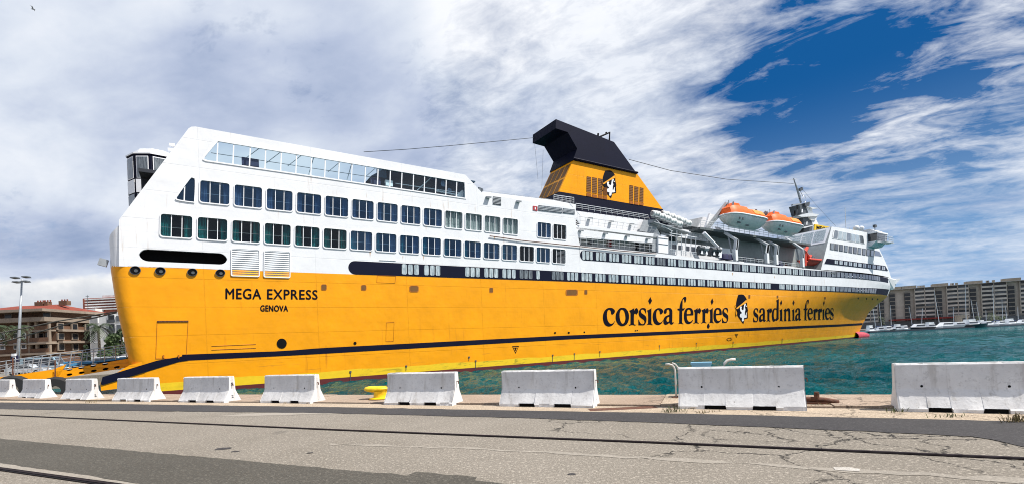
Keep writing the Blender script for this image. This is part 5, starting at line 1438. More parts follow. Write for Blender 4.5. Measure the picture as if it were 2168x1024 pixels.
def barrier(i, pl, pr, label, marks=False, chip=False):
    """precast road barrier: flared foot, steep face, fork pockets under the foot, lifting holes"""
    a, b = gz(pl, 0), gz(pr, 0)
    d = (b - a).normalized(); L = (b - a).length; rz = math.atan2(d.y, d.x)
    nrm = Vector((-d.y, d.x, 0))
    root = empty('concrete_barrier', a.lerp(b, .5) + nrm * .30, rz, label, 'barrier', 'white concrete barriers along the quay edge')
    rnd = random.Random(40 + i)
    prof = [(.30, .0), (.30, .06), (.285, .085), (.128, .385), (.116, .425), (.090, BH - .03), (.070, BH)]
    h = L / 2
    n0, n1 = -h + .22 * L, -h + .40 * L
    m0, m1 = h - .40 * L, h - .22 * L
    xs = sorted(set([-h, -h + .03, n0, n0 + .02, n1 - .02, n1, m0, m0 + .02, m1 - .02, m1, h - .03, h] + [lerp(-h, h, k / 18) for k in range(1, 18)]))
    mb = MB()
    def y_off(x, z):
        e = .012 if (abs(x) > h - .02) else 0
        return rnd.gauss(0, .0022) - e - (max(0, rnd.gauss(-.004, .012)) if z < .09 else 0)
    def inset(x): return (n0 < x < n1) or (m0 < x < m1)
    for sg in (-1, 1):
        rows = []
        for py, pz in prof:
            row = []
            for x in xs:
                z = pz
                if inset(x) and pz < .08: z = .085
                zz = z + (rnd.gauss(0, .005) if pz > BH - .01 else 0)
                yy = py + y_off(x, pz)
                if chip and sg < 0 and pz < .36 and x > h - .32: yy -= .06 * rnd.random(); 
                row.append((x, sg * yy, zz))
            rows.append(row)
        mb.grid(rows)
    k0 = [(x, -.070, BH) for x in xs]; k1 = [(x, .070, BH) for x in xs]; mb.grid([k0, k1])
    for x in (-h, h):
        loop = [(x, -p, z) for p, z in prof] + [(x, p, z) for p, z in prof[::-1]]
        mb.plate([[Vector(q_) for q_ in loop]])
    mb.grid([[(x, -.30, .085 if inset(x) else 0) for x in xs], [(x, .30, .085 if inset(x) else 0) for x in xs]])
    mb.build('barrier_body', 'barrier_concrete', root, smooth=16)
    for x in (-.30 * L, .31 * L):
        yy = -(interp(.455, [(z, p) for p, z in prof])) - .003
        MB().plate([[Vector((x + .021 * math.cos(a_), yy - .011 * math.sin(a_) * .12, .455 + .024 * math.sin(a_))) for a_ in [k * math.pi / 6 for k in range(12)]]]).build('lifting_hole', 'black', root)
    for c in ((n0 + n1) / 2, (m0 + m1) / 2):
        MB().box((c, 0, .041), (n1 - n0 - .03, .50, .07)).build('fork_pocket', 'black', root)
    MB().tube([(h - .005, 0, .62), (h + .05, 0, .62), (h + .06, 0, .55)], .014, 6).build('link_hook', 'rust', root)
    if marks:
        for ch, z in (('5', .56), ('2', .14)):
            font_board(ch, lambda u_, k_: Vector((h + .006, lerp(-.04, .04, u_), z + .10 - .10 * k_)), 'stencil_number', 'dark_steel', root, .03)
    return root
BAR = [((-35, 840.5), (9, 842.3), 'white concrete barrier cut off by the left edge of the picture', 0, 0),
       ((37, 842.5), (84, 844.7), 'second white concrete barrier from the left edge, under the ramp railing', 0, 0),
       ((127.5, 846.5), (183, 848.0), 'third white concrete barrier from the left edge, end marked with figures', 1, 0),
       ((237, 848.8), (315, 849.9), 'fourth white concrete barrier from the left edge, below the ferry stern', 0, 0),
       ((377.8, 850.8), (474.7, 852.4), 'fifth white concrete barrier from the left edge, end marked with figures', 1, 0),
       ((550.6, 852.0), (657, 853.8), 'white concrete barrier just left of the yellow bollard', 0, 0),
       ((812.8, 856.2), (957, 858.2), 'white concrete barrier just right of the yellow bollard, chipped foot', 0, 1),
       ((1057, 859.4), (1256, 863.2), 'fourth white concrete barrier from the right, in front of open green water', 0, 0),
       ((1436.3, 864.5), (1709, 869.8), 'long white barrier with the curved ladder pipes behind it', 0, 0),
       ((1903, 870.6), (2215, 877.8), 'largest white concrete barrier, cut off by the right edge', 0, 0)]
for i, (l_, r_, lab, mk, ch) in enumerate(BAR): barrier(i, gpt(*l_), gpt(*r_), lab, mk, ch)

# yellow bollard
c = gpt(806, 846)
bo = empty('mooring_bollard', c, math.atan2(QD.y, QD.x), 'yellow cast mooring bollard standing between two barriers', 'bollard')
MB().lathe([(.34, .045), (.34, .07), (.21, .10), (.195, .24), (.22, .29)], 18).build('shaft', 'bollard_yellow', bo, smooth=True)
mb = MB(); rows = []
for i in range(13):
    u_ = -1 + i / 6; rr = max(.02, (1 - abs(u_) ** 3.2) ** .5)
    rows.append([(u_ * .42 - .15, .22 * rr * math.cos(a_), .335 + .10 * rr * math.sin(a_) + .02 * u_ * u_) for a_ in [k * math.pi / 8 for k in range(17)]])
mb.grid(rows); mb.build('head', 'bollard_yellow', bo, smooth='all')
MB().lathe([(.37, .04), (.37, .055), (.30, .06)], 18).build('base_plate', 'rust', bo)

# ladder hand pipes, blue box, rusty mooring cleat behind the barriers
def hook(name, base, pts, r_, label):
    e = empty(name, base, 0, label, 'handrail', 'curved ladder pipes at the quay edge')
    MB().tube([Vector(p) for p in pts], r_, 8).build('pipe', 'pipe_grey', e, smooth='all')
    MB().box((0, 0, .055), (.2, .2, .03)).build('foot_plate', 'rust', e)
b = gpt(1432, 845); 
hk = [(0, 0, .05)] + [(0, 0, z) for z in (.25, .5, .72)] + [(-.02, 0, .80), (-.07, 0, .86), (-.15, 0, .885), (-.23, 0, .885)]
hook('ladder_pipe', b, [(x, y, z + .0) for x, y, z in hk], .022, 'thin hooked grey pipe at the left end of the long barrier')
b2 = gpt(1440, 843)
hook('ladder_pipe', b2, [(0, 0, .05), (0, 0, .3), (0, 0, .68), (-.02, 0, .78), (-.08, 0, .86), (-.16, 0, .90)], .022, 'second hooked grey pipe rising beside the long barrier')
b3 = gpt(1534, 843)
hook('ladder_pipe', b3, [(0, 0, .05), (0, 0, .4), (0, 0, .74), (.03, 0, .85), (.1, 0, .92), (.2, 0, .94), (.3, 0, .94)], .034, 'bent grey pipe end showing above the middle of the long barrier')
c = gpt(1488, 843)
e = empty('power_box', c, math.atan2(QD.y, QD.x), 'light blue box top showing over the long barrier', 'box')
MB().box((0, 0, .46), (.44, .30, .78)).build('cabinet', 'box_blue', e); MB().box((0, 0, .875), (.48, .34, .05)).build('lid', 'box_blue', e); MB().box((0, 0, .06), (.5, .36, .03)).build('base', 'rust', e)
MB().box((-.10, -.155, .5), (.03, .012, .12)).build('handle', 'dark_steel', e)
c = gpt(1730, 857)
e = empty('mooring_cleat', c, math.atan2(QD.y, QD.x), 'rusty iron mooring cleat on the coping beside the long barrier', 'cleat')
MB().tube([(-.38, 0, .12), (-.15, 0, .13), (.15, 0, .11), (.38, 0, .06)], .055, 8).build('horn', 'rust', e, smooth='all')
MB().tube([(0, 0, .04), (0, 0, .28)], .05, 8).build('post', 'rust', e); MB().box((0, 0, .05), (.4, .22, .03)).build('base', 'rust', e)
c = gpt(1318, 864)
tag(MB().box((c.x, c.y, .0), (1.5, .35, .014)).build('drain_grate', 'rust'), 'dark rusty drain cover in the pale strip right of a barrier', 'drain')

# dry weeds growing in the joints
simple('weed_dry', (0.17, 0.13, 0.055), .9, .3, 9); simple('weed_green', (0.07, 0.085, 0.025), .9, .3, 9)
wi = 0
for x, y, n_, h_, lab in ((1428, 872, 46, .11, 'dry weed tuft at the left foot of the long barrier'), (1490, 874, 22, .06, 'low dry weeds before the foot of the long barrier'), (2152, 893, 55, .13, 'dry weed tuft at the far right end of the paving joint'),
                    (2010, 884, 24, .07, 'low dry weeds under the largest barrier'), (192, 852, 26, .10, 'weed tuft at the end of the third barrier'), (665, 851, 24, .09, 'weed tuft at the foot of the barrier left of the bollard'), (1905, 873, 24, .08, 'dry weeds at the left foot of the largest barrier'), (1735, 861, 26, .06, 'low weeds around the rusty cleat')):
    c = gpt(x, y); rnd = random.Random(int(x)); mb = MB()
    for k in range(n_):
        p = Vector((rnd.gauss(0, .13), rnd.gauss(0, .04), .0)); a_ = rnd.uniform(0, 6.28); l_ = h_ * rnd.uniform(.5, 1.3)
        tip = p + Vector((math.cos(a_) * l_ * .8, math.sin(a_) * l_ * .5, l_)); md = p.lerp(tip, .5) + Vector((0, 0, l_ * .18)); wv = Vector((math.sin(a_), -math.cos(a_), 0)) * .006
        mb.face(p - wv, p + wv, md + wv, md - wv); mb.face(md - wv, md + wv, tip)
    o = mb.build('weed_tuft', 'weed_dry' if wi % 3 else 'weed_green', None, loc=c + Vector((0, 0, .01))); tag(o, lab, 'weed', 'weeds in the paving joints', 'stuff'); wi += 1

# ================================================================ BOARDING RAMP AT THE STERN
rp = ship_empty('boarding_ramp', 'yellow boarding ramp with oval holes leading from the stern to the quay', 'ramp', None, (-12, 4, 0))
o_ = Vector((-12, 4, 0))
def rpx(x, y, t): return P(x, y, t) - o_
def beam(t, name):
    outer = [rpx(111, 786, t), rpx(272, 758, t), rpx(275, 776, t), rpx(111, 803, t)]
    hs = []
    for zx, zy in ((470, 772), (550, 760), (632, 747), (712, 734), (470, 806), (552, 793), (635, 780), (715, 768), (792, 756)):
        x, y = zx / 3.2, 540 + zy / 3.2
        hs.append([rpx(x + 6.6 * math.cos(a_), y + 2.6 * math.sin(a_) - 1.0 * math.cos(a_), t) for a_ in [k * math.pi / 7 for k in range(14)]])
    th = Vector((0, .12, 0))
    return MB().plate([outer] + hs, [[p + th for p in l] for l in [outer] + hs]).build(name, 'hull_yellow', rp)
beam(3.0, 'side_beam'); beam(8.0, 'side_beam')
MB().solid([rpx(113, 787, 3.5), rpx(272, 760, 3.5), rpx(274, 774, 3.5), rpx(113, 801, 3.5)], (0, .1, 0)).build('dark_backing', 'black', rp)  # black plate added so the beam's holes look dark
MB().solid([rpx(-60, 809, 3.0), rpx(0, 797.5, 3.0), rpx(112, 781, 3.0), rpx(140, 770, 3.0), rpx(120, 803, 3.0), rpx(0, 808, 3.0), rpx(-60, 816, 3.0)], (0, .14, 0)).build('shore_flap', 'hull_yellow', rp)
q4 = [rpx(-60, 809, 3.15), rpx(111, 786, 3.15), rpx(272, 760, 3.15)]
mb = MB(); mb.grid([[p + Vector((0, 0, .1)) for p in q4], [p + Vector((0, 4.8, .1)) for p in q4]]); mb.build('deck_plate', 'dark_steel', rp)
mb = MB(); mb.solid([rpx(134, 765, 3.3), rpx(150, 763.5, 3.3), rpx(190, 765, 3.3), rpx(266, 754.5, 3.3), rpx(266, 758.5, 3.3), rpx(190, 768, 3.3), rpx(136, 776, 3.3)], (0, 4.2, 0)); mb.build('blue_cover', 'canvas_blue', rp)
def ramp_rail(pts_top, pts_bot, t, n_):
    mb = MB(); T = [rpx(x, y, t) for x, y in pts_top]; B = [rpx(x, y, t) for x, y in pts_bot]
    mb.tube(T, .03, 5)
    for f in (.35, .7): mb.tube([a.lerp(b, f) for a, b in zip(T, B)], .02, 4)
    for i in range(n_ + 1):
        f = i / n_ * (len(T) - 1); k_ = min(int(f), len(T) - 2); a, b = T[k_].lerp(T[k_ + 1], f - k_), B[k_].lerp(B[k_ + 1], f - k_)
        mb.tube([a, b], .03, 5)
    return mb.build('railing', 'galvanised', rp)
ramp_rail([(-60, 775), (0, 765), (120, 747.5), (265, 729)], [(-60, 811), (0, 798), (112, 786), (268, 756)], 3.1, 19)
ramp_rail([(-60, 781), (0, 773), (120, 753), (265, 734)], [(-60, 811), (0, 800), (112, 786), (268, 757)], 7.8, 16)
# dark fender and piling under the ramp
for i, (x, y, t, lab) in enumerate(((28, 824, 2, 'black rubber fender hanging below the ramp, left one'), (118, 826, 2, 'black rubber fender hanging below the ramp, right one'))):
    p = ship_w(*P(x, y, t)); e = empty('dock_fender', p, TH, lab, 'fender', 'fenders below the ramp')
    M = Matrix.Rotation(R(90), 4, 'X')
    MB().lathe([(.35, -.4), (.85, -.4), (1.0, -.2), (1.0, .2), (.85, .4), (.35, .4), (.35, -.4)], 16, M).build('tyre_ring', 'tyre', e, smooth=True)
    MB().tube([(0, 0, .9), (0, .2, 2.2)], .04, 5).build('chain', 'rust', e)
# mooring lines from the stern to the shore
for i, (pts, lab) in enumerate(((((246, 659), (120, 679), (60, 692), (-40, 712)), 'upper grey mooring line running from the stern to the left edge'), (((247, 661), (130, 688), (60, 708), (-40, 736)), 'lower grey mooring line running from the stern to the left edge'))):
    P_ = [ship_w(*P(x, y, 6 + 8 * k / 3)) for k, (x, y) in enumerate(pts)]
    e = empty('mooring_line', P_[0], 0, lab, 'rope', 'mooring lines at the stern')
    MB().tube([p - P_[0] for p in P_], .055, 6).build('rope', 'rope', e)

# ================================================================ TOWN BEHIND THE STERN
def wall_mat(name, c, brick=False):
    m, t = new_mat(name)
    tc = t.n('TexCoord').outputs['Object']
    n1 = t.noise(tc, .5, 6., .6)
    cc = t.mix(t.maprange(n1, .3, .7), tuple(x * .84 for x in c), tuple(min(1, x * 1.1) for x in c))
    if brick:
        b = t.n('TexBrick', i_Vector=t.mapping(tc, rot=(R(90), 0, 0)), i_Scale=1.2); b.inputs['Mortar Size'].default_value = .03
        t.set(b.inputs['Color1'], cc); t.set(b.inputs['Color2'], t.mix(1.0, cc, (.8, .8, .8), 'MULTIPLY')); t.set(b.inputs['Mortar'], tuple(x * 1.25 for x in c))
        cc = b.outputs['Color']
    st = t.noise(t.mapping(tc, scale=(1.5, 1.5, .15)), .8, 4., .6)
    cc = t.mix(t.math('MULTIPLY', t.maprange(st, .55, .75), .25), cc, tuple(x * .5 for x in c))
    finish(t, Base_Color=cc, Roughness=.85, Specular_IOR_Level=.2)
wall_mat('brick_brown', (0.15, 0.085, 0.055), True); wall_mat('render_beige', (0.36, 0.30, 0.235)); wall_mat('render_pale', (0.42, 0.40, 0.37)); wall_mat('render_white', (0.70, 0.70, 0.69)); wall_mat('render_brick_red', (0.30, 0.10, 0.07)); wall_mat('concrete_tan', (0.27, 0.245, 0.205)); wall_mat('roof_tile', (0.21, 0.050, 0.032)); wall_mat('awning_red', (0.22, 0.035, 0.03))
wall_mat('marina_wall', (0.50, 0.45, 0.38)); wall_mat('marina_pale', (0.56, 0.515, 0.45)); wall_mat('stone_taupe', (0.26, 0.21, 0.165))
simple('window_dark', (0.018, 0.02, 0.024), .25, .5, .3); simple('window_mid', (0.09, 0.10, 0.11), .3, .4, .3); simple('shutter_grey', (0.35, 0.36, 0.36), .6)
def bld(name, label, x, Y, rz=0.0):
    p = at_depth(x, 780, Y); return empty(name, Vector((p.x, p.y, 0)), rz, label, 'building')
def bwin(e, x, y, z, w_, h, mat='window_dark', depth=.12, frame=None, rail_=False):
    f = MB().box((x, y - .06, z), (w_ + .3, .16, h + .3)).build('window', frame or 'stone_taupe', e)
    MB().box((x, y - .13, z), (w_, .10, h)).build('pane', mat, f)
    if rail_: MB().box((x, y - .32, z - h * .28), (w_ + .5, .06, h * .4)).build('window_rail', 'dark_steel', f)
# A: brown brick flats with red roof and recessed balconies (near left)
YA = 105.0
pxm = lambda Y: FPX / Y
A_ = bld('apartment_building', 'brown brick flats with red tiled roof and recessed balconies', 40, YA, 0.0)
hA = at_depth(60, 662, YA).z
def ax(x): return (at_depth(x, 700, YA).x - A_.location.x)
def az_(y, x=60): return at_depth(x, y, YA).z
MB().box(((ax(-60) + ax(61)) / 2, 6, az_(690) / 2), (ax(61) - ax(-60), 12, az_(690))).build('wall', 'brick_brown', A_)
MB().box(((ax(61) + ax(102)) / 2, 8.0, az_(690) / 2), (ax(102) - ax(61), 12, az_(690))).build('recess_wall', 'brick_brown', A_)
MB().box(((ax(-60) + ax(100)) / 2, 7.5, (az_(690) + az_(658)) / 2), (ax(98) - ax(-60), 13, az_(658) - az_(690))).build('attic_wall', 'brick_brown', A_)
for y0, y1, dp in ((672, 681, .8), (655, 660.5, 1.6), (747, 751, .6), (726, 729, .4)):
    MB().box(((ax(-60) + ax(103)) / 2, 6.5 - dp / 2, (az_(y0) + az_(y1)) / 2), (ax(104) - ax(-60) + dp, 14 + dp, az_(y0) - az_(y1))).build('cornice', 'stone_taupe', A_)
for y in (700, 725, 748): MB().box(((ax(61) + ax(103)) / 2, 1.2, az_(y)), (ax(103) - ax(61), 2.6, .35)).build('balcony_slab', 'stone_taupe', A_)
for y in (694, 719, 742): MB().box(((ax(62) + ax(102)) / 2, -.05, az_(y)), (ax(102) - ax(62), .12, .9)).build('balcony_front', 'brick_brown', A_)
for x in (61, 76, 102): MB().box((ax(x), .2, az_(720)), (.45, .5, az_(680) - az_(760))).build('pillar', 'stone_taupe', A_)
for x in (68, 84, 92):
    for y in (691, 713, 736): bwin(A_, ax(x), 2.0, az_(y), 1.1, 1.7, 'window_dark' if x != 84 else 'window_mid')
for x in (-20, 5, 34, 50):
    for y in (709, 731): bwin(A_, ax(x), 0, az_(y), .8, 1.0, 'window_mid' if x < 30 else 'window_dark', frame='render_white')
for x in (10, 92): bwin(A_, ax(x), 1.0, az_(667), 1.4, 1.0)
# right return of the building, receding
for i, Yr in enumerate((2.5, 6, 9.5, 13)):
    for y in (691, 713, 736):
        f = MB().box((ax(104) + .1, Yr, az_(y)), (.3, 1.6, 1.6)).build('window', 'stone_taupe', A_); MB().box((ax(104) + .22, Yr, az_(y)), (.1, 1.2, 1.3)).build('pane', 'window_dark', f)
MB().box((ax(103) - 1, 9, az_(690) / 2), (2.0, 14.5, az_(690))).build('side_wall', 'brick_brown', A_)
for y in (700, 725): MB().box((ax(104) + .5, 9, az_(y)), (1.2, 14, .5)).build('side_balcony', 'stone_taupe', A_)
mb = MB(); e0, e1, yb0, yb1, ze = ax(-60) - 1, ax(110), -1.5, 16, az_(656); rz_ = az_(638)
rf = [(e0, yb0, ze), (e1, yb0, ze), (e1, yb1, ze), (e0, yb1, ze)]; rid = [(e0 + 4, 7, rz_), (e1 - 5, 7, rz_)]
mb.face(rf[0], rf[1], rid[1], rid[0]); mb.face(rf[2], rf[3], rid[0], rid[1]); mb.face(rf[1], rf[2], rid[1]); mb.face(rf[3], rf[0], rid[0]); mb.face(*rf)
roofA = mb.build('roof', 'roof_tile', A_)
for x in (32, 48, 86): 
    MB().box((ax(x), 6, rz_ + .1), (1.9 if x != 48 else .9, 1.1, 1.0)).build('chimney', 'brick_brown', A_)
    for k in (-.7, 0, .7): MB().tube([(ax(x) + k * .9, 6, rz_ + .6), (ax(x) + k * .9, 6, rz_ + 1.0)], .15, 6).build('chimney_pot', 'roof_tile', A_)
MB().tube([(ax(120), 8, ze), (ax(120), 8, ze + 4)], .06, 4).tube([(ax(116), 8, ze + 3.6), (ax(124), 8, ze + 3.6)], .05, 4).build('roof_aerial', 'dark_steel', A_)
# A2: rear wing with its own red hip
YB = 132.0
B_ = bld('apartment_building', 'cream flats with small dark windows right of the brick building', 150, YB)
bx_ = lambda x, Y: at_depth(x, 700, Y).x
def bz(y, Y, x=150): return at_depth(x, y, Y).z
x0, x1 = bx_(125, YB) - B_.location.x, bx_(172, YB) - B_.location.x
MB().box(((x0 + x1) / 2, 6, bz(676, YB) / 2), (x1 - x0, 12, bz(676, YB))).build('wall', 'render_beige', B_)
MB().box((x0 - .2 + (x1 - x0) * .25, 5, bz(671, YB) - .5), ((x1 - x0) * .66, 12, 2.2)).build('attic_wall', 'brick_brown', B_)
mb = MB(); xa, xb, z0_, z1_ = x0 - 3, x0 + (x1 - x0) * .72, bz(667, YB), bz(657, YB)
mb.face((xa, -1, z0_), (xb, -1, z0_), (xb - 4, 6, z1_), (xa, 6, z1_)); mb.face((xb, -1, z0_), (xb, 12, z0_), (xb - 4, 6, z1_)); mb.face((xa, -1, z0_), (xb, -1, z0_), (xb, 12, z0_), (xa, 12, z0_)); mb.build('roof', 'roof_tile', B_)
for x in (146, 162):
    for y in (688, 702, 715, 729, 743): bwin(B_, bx_(x, YB) - B_.location.x, 0, bz(y, YB), 1.0, 1.1, 'window_dark')
# C: tall tower with red and white stripes
YC = 190.0
C_ = bld('tower_block', 'tall block striped with red brick and white balcony bands', 215, YC)
cxl, cxr = bx_(178, YC) - C_.location.x, bx_(262, YC) - C_.location.x
MB().box(((cxl + cxr) / 2, 8, bz(632, YC) / 2), (cxr - cxl, 16, bz(632, YC))).build('wall', 'render_brick_red', C_)
for y in (635, 640.5, 646, 651.5, 657): MB().box(((cxl + cxr) / 2 + .9, -.4, bz(y, YC)), (cxr - cxl - 1.2, .9, .42)).build('balcony_band', 'render_white', C_)
MB().box(((cxl + cxr) / 2 + 3, 6, bz(629.5, YC)), ((cxr - cxl) * .6, 8, 1.4)).build('roof_house', 'render_white', C_)
MB().box((bx_(188, YC) - C_.location.x + 2, -1, bz(680, YC)), (9, 6, bz(658, YC) - bz(705, YC))).build('stair_block', 'render_white', C_)
for y in (664, 672, 680): MB().box((bx_(203, YC) - C_.location.x, -.2, bz(y, YC)), (6, .5, .5)).build('window_strip', 'window_mid', C_)
# small house with orange roof
YE = 122.
E_ = bld('town_house', 'narrow grey house with orange tiled roof between the flats', 181, YE)
xa, xb = bx_(171, YE) - E_.location.x, bx_(192, YE) - E_.location.x
MB().box(((xa + xb) / 2, 5, bz(692, YE) / 2), (xb - xa, 10, bz(692, YE))).build('wall', 'render_pale', E_)
mb = MB(); mb.hexa([Vector(v) for v in ((xa - .3, -.5, bz(692, YE)), (xb + .3, -.5, bz(692, YE)), (xb + .3, 10, bz(692, YE)), (xa - .3, 10, bz(692, YE)), (xa, 2, bz(686, YE)), (xb, 2, bz(686, YE)), (xb, 8, bz(686, YE)), (xa, 8, bz(686, YE)))]); mb.build('roof', 'roof_tile', E_)
for x in (176, 186):
    for y in (703, 715): bwin(E_, bx_(x, YE) - E_.location.x, 0, bz(y, YE), 1.0, 1.2, 'window_dark', frame='render_pale')
# D: white house with shutters and balconies
YD = 112.
D_ = bld('apartment_building', 'white rendered flats with dark balcony windows beside the stern', 222, YD)
xa, xb = bx_(190, YD) - D_.location.x, bx_(275, YD) - D_.location.x
top = [(xa, bz(676, YD)), (bx_(250, YD) - D_.location.x, bz(663, YD)), (xb, bz(660, YD))]
MB().solid([Vector((xa, 0, 0)), Vector((xb, 0, 0)), Vector((xb, 0, top[2][1])), Vector((top[1][0], 0, top[1][1])), Vector((xa, 0, top[0][1]))], (0, 12, 0)).build('wall', 'render_white', D_)
for x, m_, rl in ((203, 'shutter_grey', False), (238, 'window_dark', True), (254, 'window_mid', False)):
    for y in (678, 697, 715, 732): bwin(D_, bx_(x, YD) - D_.location.x, 0, bz(y, YD), 1.4 if rl else 1.2, 1.8 if rl else 1.3, m_, frame='render_white', rail_=rl)

# tall lamp mast
pb = at_depth(36, 790, 72.0); pt = at_depth(46.5, 590, 72.0)
lm = empty('lamp_mast', Vector((pb.x, pb.y, 0)), 0, 'tall grey lamp mast with four floodlights left of the ferry', 'street lamp')
tp_ = Vector((pt.x - pb.x, 0, pt.z))
MB().tube([(0, 0, 0), tp_ * .5, tp_], .24, 10, r2=.10).build('pole', 'galvanised', lm, smooth='all')
MB().bar(tp_ + Vector((-.75, 0, -.35)), tp_ + Vector((.75, 0, -.3)), .12, .1).build('crossarm', 'galvanised', lm)
for dx_, dz in ((-.85, .25), (.85, .3), (-.6, -.42), (.75, -.38)):
    c = tp_ + Vector((dx_, -.2, dz)); s_ = 1 if dx_ > 0 else -1
    MB().hexa([c + Vector(v) for v in ((-.45, -.4, -.06), (.45, -.4, -.06), (.45, .4, -.06 - .1), (-.45, .4, -.16), (-.38, -.3, .1), (.38, -.3, .1), (.38, .3, .06), (-.38, .3, .06))]).build('floodlight', 'dark_steel', lm)
MB().box(tuple(Vector((.0, -.25, at_depth(40, 758, 72).z))), (1.1, .1, .9)).build('sign_plate', 'tarp_navy', lm)
c = Vector((0, -.31, at_depth(40, 758, 72).z)); MB().tube([c + Vector((.24 * math.cos(a_), 0, .24 * math.sin(a_))) for a_ in [k * math.pi / 6 for k in range(13)]], .05, 5).build('sign_ring', 'white_trim', lm)
MB().box((.0, -.3, at_depth(40, 750, 72).z), (.5, .3, .4)).build('meter_box', 'white_trim', lm)

# palms and trees
simple('palm_leaf', (0.035, 0.055, 0.018), .6, .3, 3); simple('leaf_green', (0.045, 0.075, 0.02), .65, .35, .8); simple('leaf_dark', (0.025, 0.045, 0.016), .7, .35, .8); simple('bark', (0.09, 0.07, 0.05), .9, .3, 6)
def palm(x, ytop, Y, R_, label, seed):
    rnd = random.Random(seed); p = at_depth(x, 780, Y); ht = at_depth(x, ytop, Y).z
    e = empty('palm_tree', Vector((p.x, p.y, 0)), 0, label, 'palm tree', 'palms behind the ramp')
    MB().tube([(0, 0, 0), (.05, 0, ht * .5), (0, 0, ht)], .28, 8, r2=.2).build('trunk', 'bark', e)
    mb = MB()
    for k in range(34):
        a_ = rnd.uniform(0, 6.28); el = rnd.uniform(-.5, 1.2); L = R_ * rnd.uniform(.8, 1.1)
        d_ = Vector((math.cos(a_), math.sin(a_), 0)); pts = []
        for i in range(7):
            u_ = i / 6; pts.append(Vector((0, 0, ht)) + d_ * L * u_ * math.cos(el * .6) + Vector((0, 0, L * (math.sin(el) * u_ - .75 * u_ * u_))))
        sd_ = Vector((-d_.y, d_.x, 0))
        for a, b in zip(pts, pts[1:]):
            for sg in (-1, 1):
                for j in range(2):
                    q0 = a.lerp(b, j / 2); q1 = a.lerp(b, j / 2 + .28); tip = q1 + sd_ * sg * R_ * .22 + Vector((0, 0, -R_ * .10)) + (b - a) * .4
                    mb.face(q0, q1, tip)
    mb.build('crown', 'palm_leaf', e)
palm(212, 690, 95, 2.6, 'dark palm tree in front of the white flats', 1)
palm(42, 694, 88, 2.5, 'dark palm tree behind the lamp mast', 2)
palm(-4, 694, 84, 2.4, 'dark palm crown at the left edge of the picture', 3)
def tree(x, y0, y1, Y, wpx, label, mat, seed, group, cat='tree', name='leafy_tree', n_=1500):
    rnd = random.Random(seed); p = at_depth(x, 780, Y); z1, z0 = at_depth(x, y0, Y).z, at_depth(x, y1, Y).z
    e = empty(name, Vector((p.x, p.y, 0)), 0, label, cat, group)
    rad = wpx * Y / FPX / 2; zc_ = (z0 + z1) / 2
    mb = MB(); mb.tube([(0, 0, 0), (.1, 0, zc_)], .22, 7, r2=.1)
    cl = []
    for k in range(9):
        c = Vector((rnd.gauss(0, rad * .45), rnd.gauss(0, rad * .45), rnd.uniform(z0 + .3, z1 - .5))); cl.append((c, rad * rnd.uniform(.35, .6)))
        mb.tube([(.05, 0, zc_ * .6), c], .09, 5, r2=.03)
    mb.build('trunk', 'bark', e)
    mb = MB()
    for k in range(n_):
        c, r_ = rnd.choice(cl); v = Vector((rnd.gauss(0, 1), rnd.gauss(0, 1), rnd.gauss(0, .8))).normalized() * r_ * rnd.uniform(.55, 1.05)
        q_ = c + v; s_ = rnd.uniform(.13, .30); u_ = Vector((rnd.gauss(0, 1), rnd.gauss(0, 1), rnd.gauss(0, 1))).normalized(); w_ = u_.orthogonal().normalized()
        mb.face(q_ - u_ * s_, q_ + w_ * s_ * .6, q_ + u_ * s_, q_ - w_ * s_ * .6)
    mb.build('crown', mat, e)
tree(237, 705, 760, 90, 34, 'small green tree beside the ferry stern', 'leaf_green', 4, 'trees behind the ramp')
tree(256, 695, 760, 96, 30, 'dark green tree half hidden by the ferry stern', 'leaf_dark', 5, 'trees behind the ramp')
tree(222, 735, 768, 84, 26, 'low green shrub under the palm by the white flats', 'leaf_green', 6, 'trees behind the ramp', 'shrub', 'shrub')
tree(180, 728, 768, 100, 18, 'dark shrub before the cream flats', 'leaf_dark', 8, 'trees behind the ramp', 'shrub', 'shrub')

